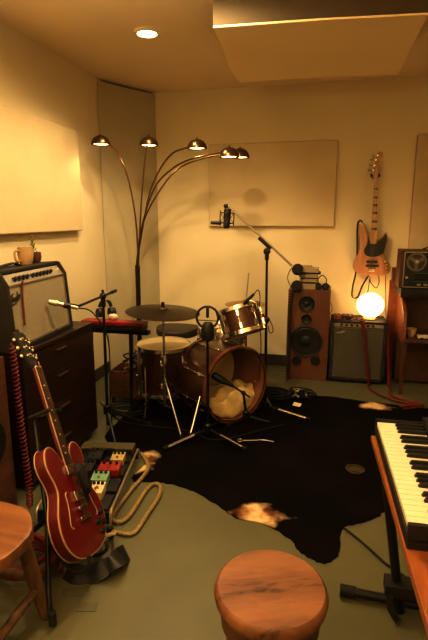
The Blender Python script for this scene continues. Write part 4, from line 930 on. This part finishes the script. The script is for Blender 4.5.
# tan coiled cable
tc = [(141, 453), (146.5, 461), (147, 471), (130, 491.5), (113.5, 514), (115, 521), (123, 521), (132, 512), (147, 489), (156, 483.5), (160.5, 487), (158.5, 497), (147, 514.6), (136, 531), (126, 534), (112, 531)]
jk = Mg @ V((.14, .03, -.015))
pts = [atz(u, v, .014) for u, v in tc] + [V((jk.x + .05, jk.y + .03, .10)), jk]
tag(MB().tube(smooth(pts, 8), .0085, 8).tube(helix(pts[:14], .009, 170, 8), .0028, 5).build('guitar_cable', m_tancord), 'thick tan braided cable winding on the floor from the pedalboard to the red guitar', 'cable')

# red coil cable hanging at left and looping on floor
tag(MB().tube(helix([atx(11, 343, -1.47), atx(14, 362, -1.46), atx(18, 400, -1.45), atx(23, 440, -1.43), atx(29, 485, -1.40), V((-1.33, 1.78, .10))], .014, 42, 10), .004, 6).build('coiled_cable', m_redcord), 'red coiled cable hanging down beside the dresser behind the red guitar headstock', 'cable')
lp = []
for k in range(40):
    a_ = k * .42; lp.append((-1.16 + .13 * math.cos(a_) - .002 * k, 1.53 + .10 * math.sin(a_), .016 + .0022 * k))
tag(MB().tube(lp, .013, 8, sm=3).build('thick_cable', m_redcord), 'thick red cable coiled on the floor between the left stool and the red guitar', 'cable')

# ------------------------------------------------------------------ stools
SC = V((-.115, 1.135, 0))
so = thing('wooden_stool', SC, 'round stool with swirling orange-brown wood top in the near centre', 'stool')
MB(T((SC.x, SC.y, 0))).lathe([(0, .425), (.142, .425), (.152, .434), (.155, .450), (.151, .464), (.144, .470), (0, .470)], None, 56).build('seat', m_stool, so)
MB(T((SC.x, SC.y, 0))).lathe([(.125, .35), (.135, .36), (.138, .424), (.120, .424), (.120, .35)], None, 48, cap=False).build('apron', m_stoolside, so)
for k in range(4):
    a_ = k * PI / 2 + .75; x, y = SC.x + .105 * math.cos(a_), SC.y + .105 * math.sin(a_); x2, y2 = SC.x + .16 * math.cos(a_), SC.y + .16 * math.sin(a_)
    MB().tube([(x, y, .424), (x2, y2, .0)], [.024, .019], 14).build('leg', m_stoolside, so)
S2 = V((-1.075, 1.14, 0))
s2 = thing('wooden_stool', S2, 'rustic log-legged wooden stool cut off at the left edge', 'stool')
sp_ = [(.185 * math.cos(k * PI / 16) * (1 + .03 * math.sin(k * .9)), .185 * math.sin(k * PI / 16) * (1 + .03 * math.cos(k * 1.3))) for k in range(32)]
MB(T((S2.x, S2.y, 0))).prism(sp_, .415, .462, None, .009).build('seat', m_seatwood, s2)
lg = [(.095, .10, .115, .19), (.10, -.11, .13, -.17), (-.11, .11, -.17, .18), (-.11, -.11, -.17, -.17)]
for x, y, x2, y2 in lg:
    pts = [(S2.x + x + (x2 - x) * t_ + .004 * math.sin(t_ * 7), S2.y + y + (y2 - y) * t_, .414 * (1 - t_)) for t_ in (0, .25, .5, .75, 1)]
    MB().tube(pts, [.028, .024, .026, .024, .023], 14).build('leg', m_log, s2)
for (i, j, z_) in ((0, 1, .15), (0, 2, .20), (1, 3, .2), (2, 3, .15)):
    q = lambda n_, zz: V((S2.x + lg[n_][0] + (lg[n_][2] - lg[n_][0]) * (1 - zz / .414), S2.y + lg[n_][1] + (lg[n_][3] - lg[n_][1]) * (1 - zz / .414), zz))
    MB().tube([q(i, z_), q(j, z_)], .016, 12).build('stretcher', m_log, s2)

# ------------------------------------------------------------------ keyboard on plank at right
KZ = .72
fa, na = atz(379, 422, KZ), atz(412, 528, KZ)
ky = (fa - na); Lk = ky.length; ky.normalize(); kx = V((ky.y, -ky.x, 0))
Mk = Matrix(((kx.x, ky.x, 0, na.x), (kx.y, ky.y, 0, na.y), (0, 0, 1, KZ), (0, 0, 0, 1)))    # x away from the player side, y to the far end
kb_ = thing('synth_keyboard', Mk @ V((.14, Lk / 2, -.05)), 'black synthesizer keyboard with cream keys on a wooden plank at the right edge', 'keyboard')
MB(Mk).box((-.012, -.016, -.048), (.30, Lk + .012, -.016), .003).box((.148, -.016, -.03), (.30, Lk + .012, .030), .004).box((-.012, -.016, -.03), (.16, -.002, .018), .003).box((-.012, Lk + .001, -.03), (.16, Lk + .012, .010), .003).build('case', m_blackp, kb_)
npk = 25; pitch = Lk / npk
order = 'FGABCDE'
for k in range(npk):
    y1 = Lk - k * pitch; MB(Mk).box((-.006, y1 - pitch + .0006, -.016), (.147, y1 - .0006, .0), .0015).build('white_key', m_ivory, kb_)
for k in range(npk - 1):
    n_ = order[k % 7]
    if n_ in 'FGACD':
        off = {'F': -.002, 'G': 0, 'A': .002, 'C': -.0015, 'D': .0015}[n_]
        y = Lk - (k + 1) * pitch - off
        MB(Mk).prism([(.052, .0), (.058, .011), (.147, .012), (.147, -.002), (.052, -.002)], y - .0062, y + .0062, Matrix(((1, 0, 0, 0), (0, 0, 1, 0), (0, 1, 0, 0), (0, 0, 0, 1))), .001).build('black_key', m_blackp, kb_)
for j in range(2):
    for k in range(9):
        MB(Mk @ T((.19 + .055 * j, .05 + k * (Lk - .1) / 8, .030))).lathe([(.010, 0), (.008, .014), (0, .015)], None, 12).build('knob', m_dchrome, kb_)
pk = thing('keyboard_plank', Mk @ V((.1, .2, -.09)), 'orange-brown wooden plank under the synthesizer keyboard', 'board')
c1, c2 = atz(371, 435, KZ - .049), atz(417, 590, KZ - .049)
pe = (c1 - c2).normalized(); pnx = V((pe.y, -pe.x, 0))
qq = [c1, c2 - pe * .12, c2 - pe * .12 + pnx * .5, c1 + pnx * .5]
MB().prism([(p.x, p.y) for p in qq], KZ - .074, KZ - .049, None, .004).build('board', m_plank, pk)
ks_ = thing('keyboard_stand', (.36, 1.5, 0), 'black tubular stand with floor bars carrying the wooden plank at the right edge', 'stand')
bz = .028
f0 = atz(341, 590, bz); fd = V((1, -.03, 0)).normalized()
MB().tube([f0, f0 + fd * .62], .018, 14).build('floor_bar', m_black, ks_)
MB().tube([f0 - fd * .004, f0 + fd * .055], .0225, 14).build('end_cap', m_rubber, ks_)
bt = f0 + fd * .17 + V((0, -.02, 0))
l0 = aty(384, 455, f0.y - .06); l0.z = min(l0.z, KZ - .076); l1 = aty(397, 585, f0.y - .03); dv = (l1 - l0).normalized(); l2 = l0 + dv * ((l0.z - .0) / -dv.z)
MB().tube([l0, l2], .017, 14).build('leg', m_black, ks_)
MB().box((l1.x - .045, l1.y - .04, l1.z - .028), (l1.x + .11, l1.y + .03, l1.z + .022), .005).build('bracket', m_blackp, ks_)
MB().ribbon([l1 + V((-.03, -.04, -.01)), l1 + V((-.025, -.05, -.06)), l1 + V((.0, -.055, -.10)), l1 + V((.012, -.06, -.108))], .022, .008, (1, 0, 0)).build('lever', m_blackp, ks_)
f1 = f0 + V((.0, -.95, 0))
MB().tube([f1, f1 + fd * .62], .018, 14).build('floor_bar', m_black, ks_)
l3 = l0 + V((.0, -.80, 0)); MB().tube([l3, l2 + V((0, -.80, 0))], .017, 14).build('leg', m_black, ks_)
tag(MB().tube([atz(344, 528, .012), atz(357, 538, .006), atz(372, 551, .006), atz(385, 563, .006), atz(398, 572, .006), atz(425, 590, .006)], .005, 8, sm=6).build('floor_cable', m_rubber), 'thin black cable running from the cowhide rug toward the keyboard stand', 'cable')

# ------------------------------------------------------------------ clutter beside the drums
def coil(c, R, n, r, mt, label, seed=0, zz=.008):
    rnd = random.Random(seed); pts = []
    for k in range(n * 9):
        a_ = k * 2 * PI / 9; rr = R * (1 + .22 * math.sin(k * .37 + seed)); pts.append((c[0] + rr * math.cos(a_) + rnd.uniform(-.01, .01), c[1] + .7 * rr * math.sin(a_), c[2] + zz + .004 * k / 3))
    return tag(MB().tube(pts, r, 6, sm=3).build('coiled_cable', mt), label, 'cable')
coil(atz(272, 398, RZ), .12, 5, .006, m_rubber, 'black cable coil on the rug at the foot of the speaker beside the bass drum', 1)
coil(atz(303, 396, RZ), .09, 4, .005, m_rubber, 'black cable coil in front of the walnut speaker', 2)
coil(atz(128, 412, 0), .13, 4, .006, m_rubber, 'black cable coil on the floor beside the amp mic stand', 4)
cl = thing('spring_clamps', atz(298, 393, RZ), 'heap of small silver connectors on the rug in front of the speaker', 'connectors')
for k in range(5):
    c = atz(293 + k * 3, 390 + (k % 3) * 3.5, RZ + .03 + .012 * (k % 2)); a_ = .6 + k * 1.1
    MB().tube([c, c + V((.03 * math.cos(a_), .03 * math.sin(a_), .012)), c + V((.06 * math.cos(a_), .06 * math.sin(a_), -.012))], .009, 8).build('connector', m_silver, cl)
MB().tube([atz(288, 395, RZ + .01), atz(295, 388, RZ + .02), atz(306, 392, RZ + .012), atz(310, 398, RZ + .01)], .012, 8, sm=4).build('lead', m_rubber, cl)
c = atz(297, 406, RZ); tg = thing('paper_tag', c, 'small white paper tag on the rug below the speaker', 'tag')
MB(T((c.x, c.y, RZ + .012), -.35, .35)).box((-.032, -.02, 0), (.032, .02, .0015)).build('card', m_paper, tg)
MB(T((c.x, c.y, RZ + .012), -.35, .35)).cyl((-.018, 0, .0014), (-.018, 0, .0022), .0045, 10).cyl((.002, .0, .0014), (.002, 0, .0022), .003, 10).build('punched_hole', m_blackp, tg)
rc_ = atz(240, 441, RZ)
tag(MB().torus((rc_.x, rc_.y, RZ + .006), (0, 0, 1), .018, .004, 20, 6).tube([(rc_.x + .02, rc_.y, RZ + .006), (rc_.x + .09, rc_.y + .02, RZ + .006), (rc_.x + .15, rc_.y + .04, RZ + .006), (rc_.x + .22, rc_.y + .03, RZ + .006)], .0045, 6, sm=5).build('cable_loop', m_dchrome), 'short grey cable with a small loop on the cowhide rug before the bass drum', 'cable')
rc_ = atz(355, 470, RZ)
tag(MB().torus((rc_.x, rc_.y, RZ + .005), (0, 0, 1), .05, .0045, 28, 6).build('cable_ring', m_vinyl), 'dark ring of cable lying on the cowhide rug at right', 'cable')
tag(MB().tube([atz(100, 402, .01), atz(120, 420, .01), atz(150, 426, RZ + .008), atz(185, 430, RZ + .006), atz(215, 440, RZ + .006), atz(250, 433, RZ + .006), atz(285, 424, RZ + .006)], .004, 6, sm=6).build('floor_cable', m_rubber), 'black cable trailing across the cowhide rug in front of the drums', 'cable')

# ------------------------------------------------------------------ world / view
w = bpy.data.worlds.new('world'); scene.world = w; w.use_nodes = True
w.node_tree.nodes['Background'].inputs['Color'].default_value = (1, .6, .25, 1); w.node_tree.nodes['Background'].inputs['Strength'].default_value = .02
scene.view_settings.view_transform = 'Standard'; scene.view_settings.look = 'None'; scene.view_settings.exposure = 0.42; scene.view_settings.gamma = 0.74
scene.cycles.max_bounces = 8; scene.cycles.diffuse_bounces = 5; scene.cycles.sample_clamp_indirect = 6; scene.cycles.caustics_reflective = False; scene.cycles.caustics_refractive = False
